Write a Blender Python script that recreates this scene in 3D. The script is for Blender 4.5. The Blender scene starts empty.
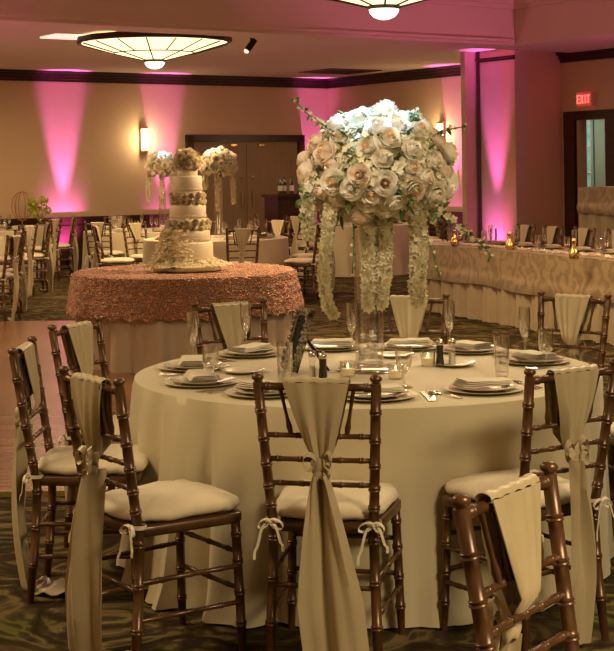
import bpy, bmesh, math, random
from mathutils import Vector, Matrix, noise
R = math.radians
PI = math.pi
rnd = random.Random(7)
sc = bpy.context.scene
COL = sc.collection
H = 1.585; F = 1450.0; ROLL = R(0.8)

# ------------------------------------------------------------------ places
def ray(px, py):
    dx, dy = px-307, py-172
    return (dx*math.cos(ROLL)-dy*math.sin(ROLL))/F, (dx*math.sin(ROLL)+dy*math.cos(ROLL))/F
def on(px, py, z):                  # the point of the level z seen at a photo pixel
    a, b = ray(px, py)
    Y = (H-z)/b
    return Vector((a*Y, Y, z))
def at(px, py, Y):
    a, b = ray(px, py)
    return Vector((a*Y, Y, H-b*Y))

# ------------------------------------------------------------------ materials
def node(nt, typ, loc=(0, 0), **kw):
    n = nt.nodes.new(typ)
    for k, v in kw.items(): setattr(n, k, v)
    return n
def mat(name, c1, c2=None, rough=.5, metal=0, scale=20, bump=0, bscale=None, sheen=0, emit=None, es=0, spec=.5, coat=0, detail=4, stretch=None, sub=0):
    m = bpy.data.materials.new(name); m.use_nodes = True
    nt = m.node_tree; b = nt.nodes['Principled BSDF']
    b.inputs['Roughness'].default_value = rough
    b.inputs['Metallic'].default_value = metal
    b.inputs['Specular IOR Level'].default_value = spec
    b.inputs['Coat Weight'].default_value = coat
    if sheen: b.inputs['Sheen Weight'].default_value = sheen
    if sub:
        b.inputs['Subsurface Weight'].default_value = sub
        b.inputs['Subsurface Radius'].default_value = (.01, .007, .004)
    tc = node(nt, 'ShaderNodeTexCoord')
    src = tc.outputs['Object']
    if stretch:
        mp = node(nt, 'ShaderNodeMapping'); mp.inputs['Scale'].default_value = stretch
        nt.links.new(src, mp.inputs['Vector']); src = mp.outputs['Vector']
    nz = node(nt, 'ShaderNodeTexNoise'); nz.inputs['Scale'].default_value = scale; nz.inputs['Detail'].default_value = detail
    nt.links.new(src, nz.inputs['Vector'])
    cr = node(nt, 'ShaderNodeValToRGB')
    c2 = c2 or tuple(x*.88 for x in c1)
    cr.color_ramp.elements[0].position = .35; cr.color_ramp.elements[1].position = .65
    cr.color_ramp.elements[0].color = (*c2, 1); cr.color_ramp.elements[1].color = (*c1, 1)
    nt.links.new(nz.outputs['Fac'], cr.inputs['Fac'])
    nt.links.new(cr.outputs['Color'], b.inputs['Base Color'])
    if bump:
        n2 = node(nt, 'ShaderNodeTexNoise'); n2.inputs['Scale'].default_value = bscale or scale*4; n2.inputs['Detail'].default_value = 5
        nt.links.new(src, n2.inputs['Vector'])
        bp = node(nt, 'ShaderNodeBump'); bp.inputs['Strength'].default_value = bump; bp.inputs['Distance'].default_value = .01
        nt.links.new(n2.outputs['Fac'], bp.inputs['Height']); nt.links.new(bp.outputs['Normal'], b.inputs['Normal'])
    if emit:
        b.inputs['Emission Color'].default_value = (*emit, 1); b.inputs['Emission Strength'].default_value = es
    return m
def glass_mat(name, tint=(1, 1, 1), base=.09, edge=.85):
    m = bpy.data.materials.new(name); m.use_nodes = True
    nt = m.node_tree; nt.nodes.clear()
    o = node(nt, 'ShaderNodeOutputMaterial'); mx = node(nt, 'ShaderNodeMixShader')
    tr = node(nt, 'ShaderNodeBsdfTransparent'); gl = node(nt, 'ShaderNodeBsdfGlossy')
    tr.inputs['Color'].default_value = (*[.97*t for t in tint], 1)
    gl.inputs['Roughness'].default_value = .04; gl.inputs['Color'].default_value = (1, .97, .9, 1)
    lw = node(nt, 'ShaderNodeLayerWeight'); lw.inputs['Blend'].default_value = .35
    mr = node(nt, 'ShaderNodeMapRange'); mr.inputs['To Min'].default_value = base; mr.inputs['To Max'].default_value = edge
    nt.links.new(lw.outputs['Facing'], mr.inputs['Value'])
    nt.links.new(mr.outputs['Result'], mx.inputs[0]); nt.links.new(tr.outputs[0], mx.inputs[1]); nt.links.new(gl.outputs[0], mx.inputs[2])
    nt.links.new(mx.outputs[0], o.inputs['Surface'])
    return m

M = {}
M['wood'] = mat('bronze_painted_wood', (.125, .056, .020), (.075, .032, .012), rough=.33, metal=.25, scale=9, bump=.05, spec=.6)
M['satin'] = mat('ivory_satin', (.50, .41, .25), (.44, .355, .21), rough=.36, scale=3, bump=.15, bscale=9, sheen=.15, spec=.7)
M['cushion'] = mat('ivory_cushion', (.70, .60, .42), (.62, .52, .36), rough=.6, scale=8, bump=.3, bscale=22, sheen=.3)
M['ribbon'] = mat('cream_ribbon', (.74, .66, .48), rough=.45, scale=40)
M['cloth'] = mat('cream_tablecloth', (.60, .52, .34), (.56, .48, .31), rough=.62, scale=3, bump=.12, bscale=300, sheen=.25)
M['napkin'] = mat('ivory_napkin', (.78, .70, .54), rough=.7, scale=12, bump=.2, bscale=200)
M['china'] = mat('cream_china', (.80, .74, .60), (.76, .70, .56), rough=.15, scale=5, coat=.4)
M['charger'] = mat('champagne_charger', (.66, .58, .42), rough=.3, metal=.0, scale=30)
M['silver'] = mat('polished_silver', (.80, .76, .68), (.62, .58, .5), rough=.18, metal=1, scale=30)
M['darksteel'] = mat('dark_pepper', (.05, .04, .03), rough=.3, metal=.5)
M['glass'] = glass_mat('clear_glass')
M['vase'] = glass_mat('vase_glass', base=.06, edge=.5)
M['petal'] = mat('ivory_rose_petal', (.93, .88, .76), (.91, .85, .72), rough=.55, scale=30, spec=.25)
M['petal2'] = mat('blush_rose_petal', (.93, .82, .68), (.91, .78, .62), rough=.55, scale=30, spec=.25)
M['peach'] = mat('peach_rose_heart', (.90, .72, .50), (.88, .64, .40), rough=.6, scale=40, spec=.2)
M['stock'] = mat('cream_blossom', (.80, .73, .52), (.74, .67, .44), rough=.6, scale=30, spec=.2)
M['leaf'] = mat('green_leaf', (.13, .19, .055), (.07, .12, .03), rough=.5, scale=20)
M['core'] = mat('flower_foam', (.38, .38, .22), (.24, .27, .12), rough=.9, scale=40, bump=.5)
M['black'] = mat('black_metal', (.012, .012, .013), rough=.4, metal=.4)
M['velvet'] = mat('navy_velvet', (.008, .010, .022), rough=.9, scale=60)
M['ornate'] = mat('antique_silver', (.42, .37, .26), (.08, .065, .045), rough=.35, metal=.7, scale=90, bump=.8, bscale=130)
M['wax'] = mat('cream_wax', (.85, .72, .40), rough=.5, emit=(1, .62, .22), es=.25)
M['flame'] = mat('flame', (1, .7, .3), emit=(1, .62, .22), es=14)
M['wall'] = mat('tan_wall', (.72, .53, .335), (.69, .505, .32), rough=.85, scale=1.2, bump=.1, bscale=90)
M['panelwall'] = mat('mauve_wall_panel', (.60, .42, .33), (.57, .40, .31), rough=.85, scale=3, bump=.1, bscale=60)
M['brownwall'] = mat('brown_wall', (.66, .42, .25), (.63, .40, .24), rough=.85, scale=1.2, bump=.1, bscale=90)
M['trim'] = mat('mahogany', (.055, .020, .014), (.035, .012, .009), rough=.35, scale=6, stretch=(1, 1, 8), spec=.5)
M['ceiling'] = mat('ceiling_paint', (.74, .60, .47), (.72, .58, .46), rough=.9, scale=2)
M['door'] = mat('brown_door_veneer', (.36, .25, .14), (.33, .225, .125), rough=.5, scale=3, stretch=(6, 6, .6))
M['brass'] = mat('brass', (.60, .38, .14), rough=.3, metal=1)
M['gold'] = mat('gold_glass', (.72, .48, .16), (.55, .34, .1), rough=.22, metal=.85, scale=60, bump=.3, bscale=90)
M['lampglass'] = mat('warm_alabaster', (.9, .8, .55), rough=.4, emit=(1, .80, .44), es=1.7, scale=4)
M['lampbowl'] = mat('bright_alabaster', (.9, .85, .7), rough=.4, emit=(1, .88, .62), es=2.6, scale=4)
M['lead'] = mat('bronze_cames', (.05, .035, .02), rough=.45, metal=.6)
M['sconce'] = mat('sconce_shade', (.9, .8, .6), rough=.4, emit=(1, .78, .42), es=7, scale=4)
M['whitepanel'] = mat('lit_ceiling_panel', (.9, .85, .75), rough=.4, emit=(1, .86, .68), es=.9)
M['exit'] = mat('exit_letters', (.9, .1, .08), rough=.4, emit=(1, .12, .10), es=2.2)
M['exitbox'] = mat('exit_housing', (.55, .12, .10), rough=.5, emit=(1, .10, .07), es=.35)
M['exitside'] = mat('exit_housing_side', (.7, .5, .4), rough=.5)
M['corridor'] = mat('corridor_paint', (.40, .39, .32), rough=.8, scale=2)
M['frosted'] = mat('lit_glazing', (.30, .45, .38), (.10, .2, .15), rough=.12, scale=6, emit=(.45, .75, .62), es=.28)  # emission stands in for daylight through the sidelight
M['white'] = mat('white_plastic', (.75, .72, .66), rough=.4)
M['cake'] = mat('cream_fondant', (.72, .63, .47), (.69, .60, .44), rough=.5, scale=8, bump=.05, sub=.0)
M['sugar'] = mat('ivory_sugar_flower', (.88, .80, .60), (.82, .73, .52), rough=.7, scale=40)
M['cakecream'] = mat('ivory_ribbon_band', (.72, .62, .45), rough=.35, scale=20)
M['yellow'] = mat('yellow_green_petal', (.62, .60, .10), (.42, .50, .06), rough=.6, scale=40)
M['skirt'] = mat('pale_pink_underskirt', (.58, .45, .33), (.54, .41, .30), rough=.5, scale=3, sheen=.3, bump=.1, bscale=200)
M['headskirt'] = mat('cream_table_skirt', (.36, .28, .16), (.33, .26, .15), rough=.6, scale=4, sheen=.2)
M['bottle'] = mat('dark_bottle', (.02, .03, .012), rough=.1, coat=.6)
M['labelp'] = mat('paper_label', (.75, .70, .60), rough=.7)
M['bead'] = glass_mat('glass_bead', base=.22, edge=.9)
M['rug_edge'] = mat('brass_edge_strip', (.42, .32, .12), rough=.4, metal=.7)

def translucent(m, k):
    nt = m.node_tree; b = nt.nodes['Principled BSDF']; o = nt.nodes['Material Output']
    t = node(nt, 'ShaderNodeBsdfTranslucent'); mx = node(nt, 'ShaderNodeMixShader'); mx.inputs[0].default_value = k
    nt.links.new(b.inputs['Base Color'].links[0].from_socket, t.inputs['Color'])
    nt.links.new(b.outputs[0], mx.inputs[1]); nt.links.new(t.outputs[0], mx.inputs[2]); nt.links.new(mx.outputs[0], o.inputs['Surface'])
for k_ in ('petal', 'petal2', 'peach', 'stock', 'sugar'): translucent(M[k_], .35)
def rosette_mat():
    m = bpy.data.materials.new('rose_rosette_fabric'); m.use_nodes = True
    nt = m.node_tree; b = nt.nodes['Principled BSDF']; b.inputs['Roughness'].default_value = .55
    b.inputs['Sheen Weight'].default_value = .3
    tc = node(nt, 'ShaderNodeTexCoord')
    nz = node(nt, 'ShaderNodeTexNoise'); nz.inputs['Scale'].default_value = 9; nz.inputs['Detail'].default_value = 2
    nt.links.new(tc.outputs['Object'], nz.inputs['Vector'])
    mxv = node(nt, 'ShaderNodeMix', data_type='RGBA'); mxv.inputs[0].default_value = .10
    nt.links.new(tc.outputs['Object'], mxv.inputs[6]); nt.links.new(nz.outputs['Color'], mxv.inputs[7])
    vo = node(nt, 'ShaderNodeTexVoronoi'); vo.inputs['Scale'].default_value = 17
    nt.links.new(mxv.outputs[2], vo.inputs['Vector'])
    wv = node(nt, 'ShaderNodeMath', operation='MULTIPLY'); wv.inputs[1].default_value = 26
    nt.links.new(vo.outputs['Distance'], wv.inputs[0])
    sn = node(nt, 'ShaderNodeMath', operation='SINE'); nt.links.new(wv.outputs[0], sn.inputs[0])
    cr = node(nt, 'ShaderNodeValToRGB')
    cr.color_ramp.elements[0].position = .0; cr.color_ramp.elements[0].color = (.36, .115, .045, 1)
    cr.color_ramp.elements[1].position = .85; cr.color_ramp.elements[1].color = (.74, .34, .17, 1)
    mr = node(nt, 'ShaderNodeMapRange'); mr.inputs['From Min'].default_value = -1
    nt.links.new(sn.outputs[0], mr.inputs['Value'])
    n2 = node(nt, 'ShaderNodeTexNoise'); n2.inputs['Scale'].default_value = 30
    nt.links.new(tc.outputs['Object'], n2.inputs['Vector'])
    ad = node(nt, 'ShaderNodeMath', operation='MULTIPLY'); nt.links.new(mr.outputs[0], ad.inputs[0]); nt.links.new(n2.outputs['Fac'], ad.inputs[1])
    a2 = node(nt, 'ShaderNodeMath', operation='MULTIPLY'); nt.links.new(ad.outputs[0], a2.inputs[0]); a2.inputs[1].default_value = 1.9
    nt.links.new(a2.outputs[0], cr.inputs['Fac']); nt.links.new(cr.outputs['Color'], b.inputs['Base Color'])  # shade between the ruffles is put into the colour, following the bump
    bp = node(nt, 'ShaderNodeBump'); bp.inputs['Strength'].default_value = .9; bp.inputs['Distance'].default_value = .02
    nt.links.new(a2.outputs[0], bp.inputs['Height']); nt.links.new(bp.outputs['Normal'], b.inputs['Normal'])
    return m
M['rosette'] = rosette_mat()

def damask_mat():
    m = bpy.data.materials.new('champagne_damask'); m.use_nodes = True
    nt = m.node_tree; b = nt.nodes['Principled BSDF']; b.inputs['Roughness'].default_value = .45
    b.inputs['Sheen Weight'].default_value = .3
    tc = node(nt, 'ShaderNodeTexCoord')
    nz = node(nt, 'ShaderNodeTexNoise'); nz.inputs['Scale'].default_value = 7; nz.inputs['Detail'].default_value = 3; nz.inputs['Distortion'].default_value = 1.6
    nt.links.new(tc.outputs['Object'], nz.inputs['Vector'])
    wv = node(nt, 'ShaderNodeTexWave'); wv.inputs['Scale'].default_value = 1.6; wv.inputs['Distortion'].default_value = 14; wv.inputs['Detail Scale'].default_value = 3; wv.inputs['Detail'].default_value = 2
    nt.links.new(tc.outputs['Object'], wv.inputs['Vector'])
    mu = node(nt, 'ShaderNodeMath', operation='MULTIPLY'); nt.links.new(nz.outputs['Fac'], mu.inputs[0]); nt.links.new(wv.outputs['Fac'], mu.inputs[1])
    cr = node(nt, 'ShaderNodeValToRGB')
    cr.color_ramp.elements[0].position = .10; cr.color_ramp.elements[0].color = (.31, .215, .10, 1)
    cr.color_ramp.elements[1].position = .42; cr.color_ramp.elements[1].color = (.20, .135, .062, 1)
    nt.links.new(mu.outputs[0], cr.inputs['Fac']); nt.links.new(cr.outputs['Color'], b.inputs['Base Color'])
    return m
M['damask'] = damask_mat()

def carpet_mat():
    m = bpy.data.materials.new('swirl_carpet'); m.use_nodes = True
    nt = m.node_tree; b = nt.nodes['Principled BSDF']; b.inputs['Roughness'].default_value = .95
    b.inputs['Specular IOR Level'].default_value = .1
    tc = node(nt, 'ShaderNodeTexCoord')
    nz = node(nt, 'ShaderNodeTexNoise'); nz.inputs['Scale'].default_value = 1.5; nz.inputs['Detail'].default_value = 4; nz.inputs['Distortion'].default_value = 3.2
    nt.links.new(tc.outputs['Object'], nz.inputs['Vector'])
    mu = node(nt, 'ShaderNodeMath', operation='MULTIPLY'); mu.inputs[1].default_value = 24; nt.links.new(nz.outputs['Fac'], mu.inputs[0])
    sn = node(nt, 'ShaderNodeMath', operation='SINE'); nt.links.new(mu.outputs[0], sn.inputs[0])
    cr = node(nt, 'ShaderNodeValToRGB'); e = cr.color_ramp.elements
    e[0].position = .0; e[0].color = (.032, .019, .008, 1); e[1].position = 1.0; e[1].color = (.175, .125, .052, 1)
    x = e.new(.45); x.color = (.060, .040, .018, 1)
    x = e.new(.78); x.color = (.082, .058, .025, 1)
    mr = node(nt, 'ShaderNodeMapRange'); mr.inputs['From Min'].default_value = -1
    nt.links.new(sn.outputs[0], mr.inputs['Value']); nt.links.new(mr.outputs[0], cr.inputs['Fac'])
    n3 = node(nt, 'ShaderNodeTexNoise'); n3.inputs['Scale'].default_value = 2.2; nt.links.new(tc.outputs['Object'], n3.inputs['Vector'])
    c3 = node(nt, 'ShaderNodeValToRGB'); c3.color_ramp.elements[0].position = .52; c3.color_ramp.elements[1].position = .62
    c3.color_ramp.elements[0].color = (0, 0, 0, 1)
    mx = node(nt, 'ShaderNodeMix', data_type='RGBA'); nt.links.new(n3.outputs['Fac'], c3.inputs['Fac']); nt.links.new(c3.outputs['Color'], mx.inputs[0])
    nt.links.new(cr.outputs['Color'], mx.inputs[6])
    mm = node(nt, 'ShaderNodeMix', data_type='RGBA', blend_type='MULTIPLY'); mm.inputs[0].default_value = 1
    nt.links.new(cr.outputs['Color'], mm.inputs[6]); mm.inputs[7].default_value = (.75, .95, .62, 1); nt.links.new(mm.outputs[2], mx.inputs[7])
    nt.links.new(mx.outputs[2], b.inputs['Base Color'])
    n4 = node(nt, 'ShaderNodeTexNoise'); n4.inputs['Scale'].default_value = 350; nt.links.new(tc.outputs['Object'], n4.inputs['Vector'])
    bp = node(nt, 'ShaderNodeBump'); bp.inputs['Strength'].default_value = .5; bp.inputs['Distance'].default_value = .01
    nt.links.new(n4.outputs['Fac'], bp.inputs['Height']); nt.links.new(bp.outputs['Normal'], b.inputs['Normal'])
    return m
M['carpet'] = carpet_mat()

def parquet_mat():
    m = bpy.data.materials.new('parquet'); m.use_nodes = True
    nt = m.node_tree; b = nt.nodes['Principled BSDF']; b.inputs['Roughness'].default_value = .27
    tc = node(nt, 'ShaderNodeTexCoord')
    br = node(nt, 'ShaderNodeTexBrick'); br.inputs['Scale'].default_value = 1.0
    br.inputs['Brick Width'].default_value = .9; br.inputs['Row Height'].default_value = .09
    br.inputs['Mortar Size'].default_value = .004
    br.inputs['Color1'].default_value = (.27, .135, .065, 1); br.inputs['Color2'].default_value = (.20, .095, .045, 1); br.inputs['Mortar'].default_value = (.06, .03, .015, 1)
    nt.links.new(tc.outputs['Object'], br.inputs['Vector'])
    nt.links.new(br.outputs['Color'], b.inputs['Base Color'])
    return m
M['parquet'] = parquet_mat()

# ------------------------------------------------------------------ mesh builder
class MB:
    def __init__(s): s.v = []; s.f = []; s.m = []; s.cur = 0
    def add(s, vs, fs):
        o = len(s.v); s.v += [tuple(v) for v in vs]
        for f in fs: s.f.append(tuple(i+o for i in f)); s.m.append(s.cur)
    def box(s, c, d, M4=None):
        x, y, z = [a/2 for a in d]
        vs = [Vector((sx*x, sy*y, sz*z)) for sz in (-1, 1) for sx, sy in ((-1, -1), (1, -1), (1, 1), (-1, 1))]
        if M4 is not None: vs = [M4 @ v for v in vs]
        vs = [v+Vector(c) for v in vs]
        s.add(vs, [(3, 2, 1, 0), (4, 5, 6, 7), (0, 1, 5, 4), (1, 2, 6, 5), (2, 3, 7, 6), (3, 0, 4, 7)])
    def prism(s, poly, z0, z1):
        n = len(poly)
        vs = [(p[0], p[1], z0) for p in poly]+[(p[0], p[1], z1) for p in poly]
        fs = [(i, (i+1) % n, (i+1) % n+n, i+n) for i in range(n)]
        s.add(vs, fs+[tuple(range(n-1, -1, -1)), tuple(range(n, 2*n))])
    def grid(s, fn, nu, nv, wrap=False):
        vs = [fn(i/nu, j/nv) for j in range(nv+1) for i in range(nu if wrap else nu+1)]
        w = nu if wrap else nu+1
        fs = []
        for j in range(nv):
            for i in range(nu):
                a = j*w+i; b = j*w+(i+1) % w
                fs.append((a, b, b+w, a+w))
        s.add(vs, fs)
    def lathe(s, prof, n=24, c=(0, 0, 0)):
        vs = []; fs = []
        for r, z in prof:
            for i in range(n):
                a = 2*PI*i/n; vs.append((c[0]+max(r, 1e-5)*math.cos(a), c[1]+max(r, 1e-5)*math.sin(a), c[2]+z))
        for j in range(len(prof)-1):
            for i in range(n):
                k = (i+1) % n; fs.append((j*n+i, j*n+k, (j+1)*n+k, (j+1)*n+i))
        s.add(vs, fs)
    def tube(s, pts, rad, n=8):
        pts = [Vector(p) for p in pts]
        if not hasattr(rad, '__len__'): rad = [rad]*len(pts)
        vs = []; fs = []; prev = None
        for i, p in enumerate(pts):
            t = (pts[min(i+1, len(pts)-1)]-pts[max(i-1, 0)])
            if t.length < 1e-9: t = Vector((0, 0, 1))
            t.normalize()
            if prev is None:
                a = Vector((1, 0, 0)) if abs(t.x) < .8 else Vector((0, 1, 0))
                u = t.cross(a).normalized()
            else: u = (prev-t*prev.dot(t)).normalized()
            prev = u; w = t.cross(u)
            for k in range(n):
                a = 2*PI*k/n; vs.append(p+(u*math.cos(a)+w*math.sin(a))*rad[i])
        for j in range(len(pts)-1):
            for i in range(n):
                k = (i+1) % n; fs.append((j*n+i, j*n+k, (j+1)*n+k, (j+1)*n+i))
        fs.append(tuple(range(n-1, -1, -1))); fs.append(tuple(range((len(pts)-1)*n, len(pts)*n)))
        s.add(vs, fs)
    def ribbon(s, pts, wv, w):                       # flat band along pts, width along wv
        pts = [Vector(p) for p in pts]; wv = Vector(wv).normalized(); vs = []; fs = []
        for i, p in enumerate(pts):
            ww = w[i] if hasattr(w, '__len__') else w
            vs += [p-wv*ww/2, p+wv*ww/2]
        for i in range(len(pts)-1): fs.append((2*i, 2*i+1, 2*i+3, 2*i+2))
        s.add(vs, fs)
    def ball(s, c, r, n=10, m=6, sq=(1, 1, 1)):
        s.grid(lambda u, v: (c[0]+r*sq[0]*math.sin(PI*v)*math.cos(2*PI*u), c[1]+r*sq[1]*math.sin(PI*v)*math.sin(2*PI*u), c[2]+r*sq[2]*math.cos(PI*v)), n, m, True)
    def mesh(s, name, mats, smooth=True, thick=0):
        me = bpy.data.meshes.new(name); me.from_pydata(s.v, [], s.f)
        for m in (mats if isinstance(mats, (list, tuple)) else [mats]): me.materials.append(M[m])
        me.polygons.foreach_set('material_index', s.m)
        bm = bmesh.new(); bm.from_mesh(me)
        bmesh.ops.remove_doubles(bm, verts=bm.verts, dist=2e-5)
        if thick: bmesh.ops.solidify(bm, geom=list(bm.faces), thickness=thick)
        if smooth != 'flower': bmesh.ops.recalc_face_normals(bm, faces=bm.faces)
        if smooth:
            for f in bm.faces: f.smooth = True
            if smooth != 'flower':
                for e in bm.edges:
                    if len(e.link_faces) == 2 and e.calc_face_angle(0) > R(50): e.smooth = False
        else:
            for f in bm.faces: f.smooth = False
        bm.to_mesh(me); bm.free(); me.update()
        return me
    def build(s, name, mats, parent=None, smooth=True, thick=0, loc=None, rz=0):
        return link(name, s.mesh(name, mats, smooth, thick), parent, loc, rz)
def link(name, me, parent=None, loc=None, rz=0):
    o = bpy.data.objects.new(name, me); COL.objects.link(o)
    if parent is not None: o.parent = parent
    if loc is not None: o.location = loc
    o.rotation_euler.z = rz
    return o
def tag(o, label=None, cat=None, group=None, kind=None):
    if label: o['label'] = label
    if cat: o['category'] = cat
    if group: o['group'] = group
    if kind: o['kind'] = kind
    return o
def thing(name, label, cat, loc=(0, 0, 0), rz=0, group=None):
    o = bpy.data.objects.new(name, None); COL.objects.link(o); o.empty_display_size = .05
    o.location = loc; o.rotation_euler.z = rz
    return tag(o, label, cat, group)
def dup(root, loc, rz, label, group=None, skip=()):
    r = root.copy(); COL.objects.link(r); r.location = loc; r.rotation_euler = (0, 0, rz); r['label'] = label
    if group: r['group'] = group
    for ch in list(root.children):
        if ch.name.split('.')[0] in skip: continue
        c = ch.copy(); COL.objects.link(c); c.parent = r
        for g in list(ch.children):
            d = g.copy(); COL.objects.link(d); d.parent = c
    return r
def structure(o): o['kind'] = 'structure'; return o

# ------------------------------------------------------------------ room
A = R(34)
D1 = Vector((math.cos(A), math.sin(A), 0)); D2 = Vector((math.sin(A), -math.cos(A), 0))
C0 = Vector((.43, 28, 0))
INB = -Vector((-math.sin(A), math.cos(A), 0))       # into the room from the back wall  (= D2)
INR = -D1                                           # into the room from the right wall
ZC = 3.37
def wall_run(name, p, q, z0, z1, thick, material, out):
    mb = MB(); o = out*thick
    mb.prism([(p.x, p.y), (q.x, q.y), (q.x+o.x, q.y+o.y), (p.x+o.x, p.y+o.y)], z0, z1)
    return mb.build(name, material, smooth=False)
OUTB = -D2; OUTR = D1
PB0 = C0-D1*17
# floor
mb = MB(); mb.box((0, 12, -.05), (40, 46, .1)); structure(mb.build('floor', 'carpet', smooth=False))
# back wall with the double door opening
def along_back(px, py=200):
    a, b = ray(px, py)          # C0 + t*D1 with x = a*y
    t = (a*C0.y-C0.x)/(D1.x-a*D1.y)
    return t
td0, td1 = along_back(186), along_back(303)
structure(wall_run('wall_back', PB0, C0, 0, 3.6, .2, 'wall', OUTB))
P1 = Vector((2.72, 24.6, 0)); P2 = Vector((2.61, 22.0, 0)); P3 = Vector((3.07, 21.3, 0)); P4 = Vector((3.85, 21.83, 0)); P5 = P4+D2*16
tR = (P1-C0).length+1.2
structure(wall_run('wall_right', C0-D2*.2, C0+D2*tR, 0, 3.6, .2, 'wall', OUTR))
structure(wall_run('wall_right_panel', P2, P3, 0, 3.6, .25, 'panelwall', OUTR))
structure(wall_run('wall_right_return', P3, P4, 0, 3.6, .3, 'brownwall', OUTB))
# right wall of the door side, opening cut for the door
def along_line(P, D, px, py=180):
    a, b = ray(px, py); return (a*P.y-P.x)/(D.x-a*D.y)
e0 = along_line(P4, D2, 577, 150); e1 = along_line(P4, D2, 608, 150)
zdt = 2.30
mb = MB()
def seg(t0, t1, z0, z1):
    p, q = P4+D2*t0, P4+D2*t1; o = OUTR*.2
    mb.prism([(p.x, p.y), (q.x, q.y), (q.x+o.x, q.y+o.y), (p.x+o.x, p.y+o.y)], z0, z1)
seg(0, e0, 0, 3.6); seg(e1, 16, 0, 3.6); seg(e0, e1, zdt, 3.6)
structure(mb.build('wall_right_door_side', 'wall', smooth=False))
# pilaster
mb = MB(); q = P2-D1*.25
mb.prism([(q.x, q.y), (P2.x, P2.y), (P2.x-D2.x*.1, P2.y-D2.y*.1), (q.x-D2.x*.1, q.y-D2.y*.1)], 0, 3.5)
structure(mb.build('trim_pilaster', 'panelwall', smooth=False))
# dark strip standing in for the shadow line beside it
mb = MB(); q = P2+D2*.03-D1*.02; mb.box((q.x, q.y, 1.7), (.05, .05, 3.4)); structure(mb.build('trim_shadow_line', 'trim', smooth=False))
# cornices & wainscot
def run_box(name, P, D, IN, t0, t1, z0, z1, d, material, steps=None):
    mb = MB()
    for (a, b, dd) in (steps or [(z0, z1, d)]):
        p, q = P+D*t0, P+D*t1; o = IN*dd
        mb.prism([(p.x, p.y), (q.x, q.y), (q.x+o.x, q.y+o.y), (p.x+o.x, p.y+o.y)], a, b)
    return structure(mb.build(name, material, smooth=False))
cs = [(3.19, 3.23, .03), (3.23, 3.28, .06), (3.28, 3.33, .09), (3.33, 3.37, .13)]
run_box('trim_1', C0, -D1, D2, 0, 17, 0, 0, 0, 'trim', cs)
run_box('trim_2', C0, D2, -D1, 0, tR, 0, 0, 0, 'trim', cs)
run_box('trim_3', P4, D2, -D1, 0, 16, 0, 0, 0, 'trim', [(3.17, 3.22, .03), (3.22, 3.28, .06), (3.28, 3.37, .11)])
run_box('trim_4', P2, D2, -D1, 0, (P3-P2).length, 0, 0, 0, 'trim', [(3.20, 3.23, .03), (3.23, 3.26, .05)])
ws = [(0, .14, .035), (.14, .80, .02), (.80, .87, .05)]
run_box('baseboard_back', C0, -D1, D2, -td1, 17, 0, 0, 0, 'trim', ws) if False else None
mb = MB()
for (t0, t1) in ((td1+.05, 0), (-17, td0-.05)):
    for (a, b, dd) in ws:
        p, q = C0+D1*t0, C0+D1*t1; o = D2*dd
        mb.prism([(p.x, p.y), (q.x, q.y), (q.x+o.x, q.y+o.y), (p.x+o.x, p.y+o.y)], a, b)
    k = int((t1-t0)/.9)
    for i in range(k):                                     # raised panels
        p = C0+D1*(t0+(i+.12)*(t1-t0)/k); q = C0+D1*(t0+(i+.88)*(t1-t0)/k); o = D2*.035
        mb.prism([(p.x, p.y), (q.x, q.y), (q.x+o.x, q.y+o.y), (p.x+o.x, p.y+o.y)], .22, .72)
structure(mb.build('baseboard_back', 'trim', smooth=False))
run_box('baseboard_right', C0, D2, -D1, .06, tR, 0, 0, 0, 'trim', ws)
run_box('baseboard_door_side', P4, D2, -D1, 0, e0-.18, 0, .14, .02, 'trim')
# ceiling: rear bay, soffit band, raised tray in front
B0 = Vector((-3.49, 16.5, 0)); T0 = Vector((-3.37, 15.9, 0)); TC = T0+D1*7.58
mb = MB()
def quad_prism(pts, z0, z1): mb.prism([(p.x, p.y) for p in pts], z0, z1)
a = B0-D1*14; b = B0+D1*12
quad_prism([a, b, b-D2*14, a-D2*14], ZC, ZC+.1)
structure(mb.build('ceiling', 'ceiling', smooth=False))
mb = MB()                                                 # soffit band (underside 3.22) with stepped lip
a0, a1 = T0-D1*14, TC
quad_prism([a0, a1+D1*12, B0+D1*19.6, B0-D1*14], 3.30, 3.95)
quad_prism([a0+D2*.0, a1, a1+D2*.06-D1*.06, a0+D2*.06], 3.34, 3.38)
quad_prism([TC, TC+D2*24, TC+D2*24+D1*12, TC+D1*12], 3.301, 3.951)
structure(mb.build('trim_soffit', 'ceiling', smooth=False))
mb = MB()
a0 = T0-D1*14
quad_prism([a0, TC, TC+D2*24, a0+D2*24], 3.92, 4.02)
structure(mb.build('ceiling_tray', 'ceiling', smooth=False))
mb = MB()
for (z0, z1, d) in ((3.80, 3.86, .05), (3.86, 3.92, .11)):
    quad_prism([a0, TC, TC+D2*d-D1*d, a0+D2*d], z0, z1)
    quad_prism([TC, TC+D2*24, TC+D2*24-D1*d, TC+D2*d-D1*d], z0, z1)
structure(mb.build('trim_crown', 'ceiling', smooth=False))
# left wall far out of frame keeps the room closed on that side
structure(wall_run('wall_left', PB0+D2*.2, PB0+D2*26, 0, 4.0, .2, 'wall', -D1))

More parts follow.
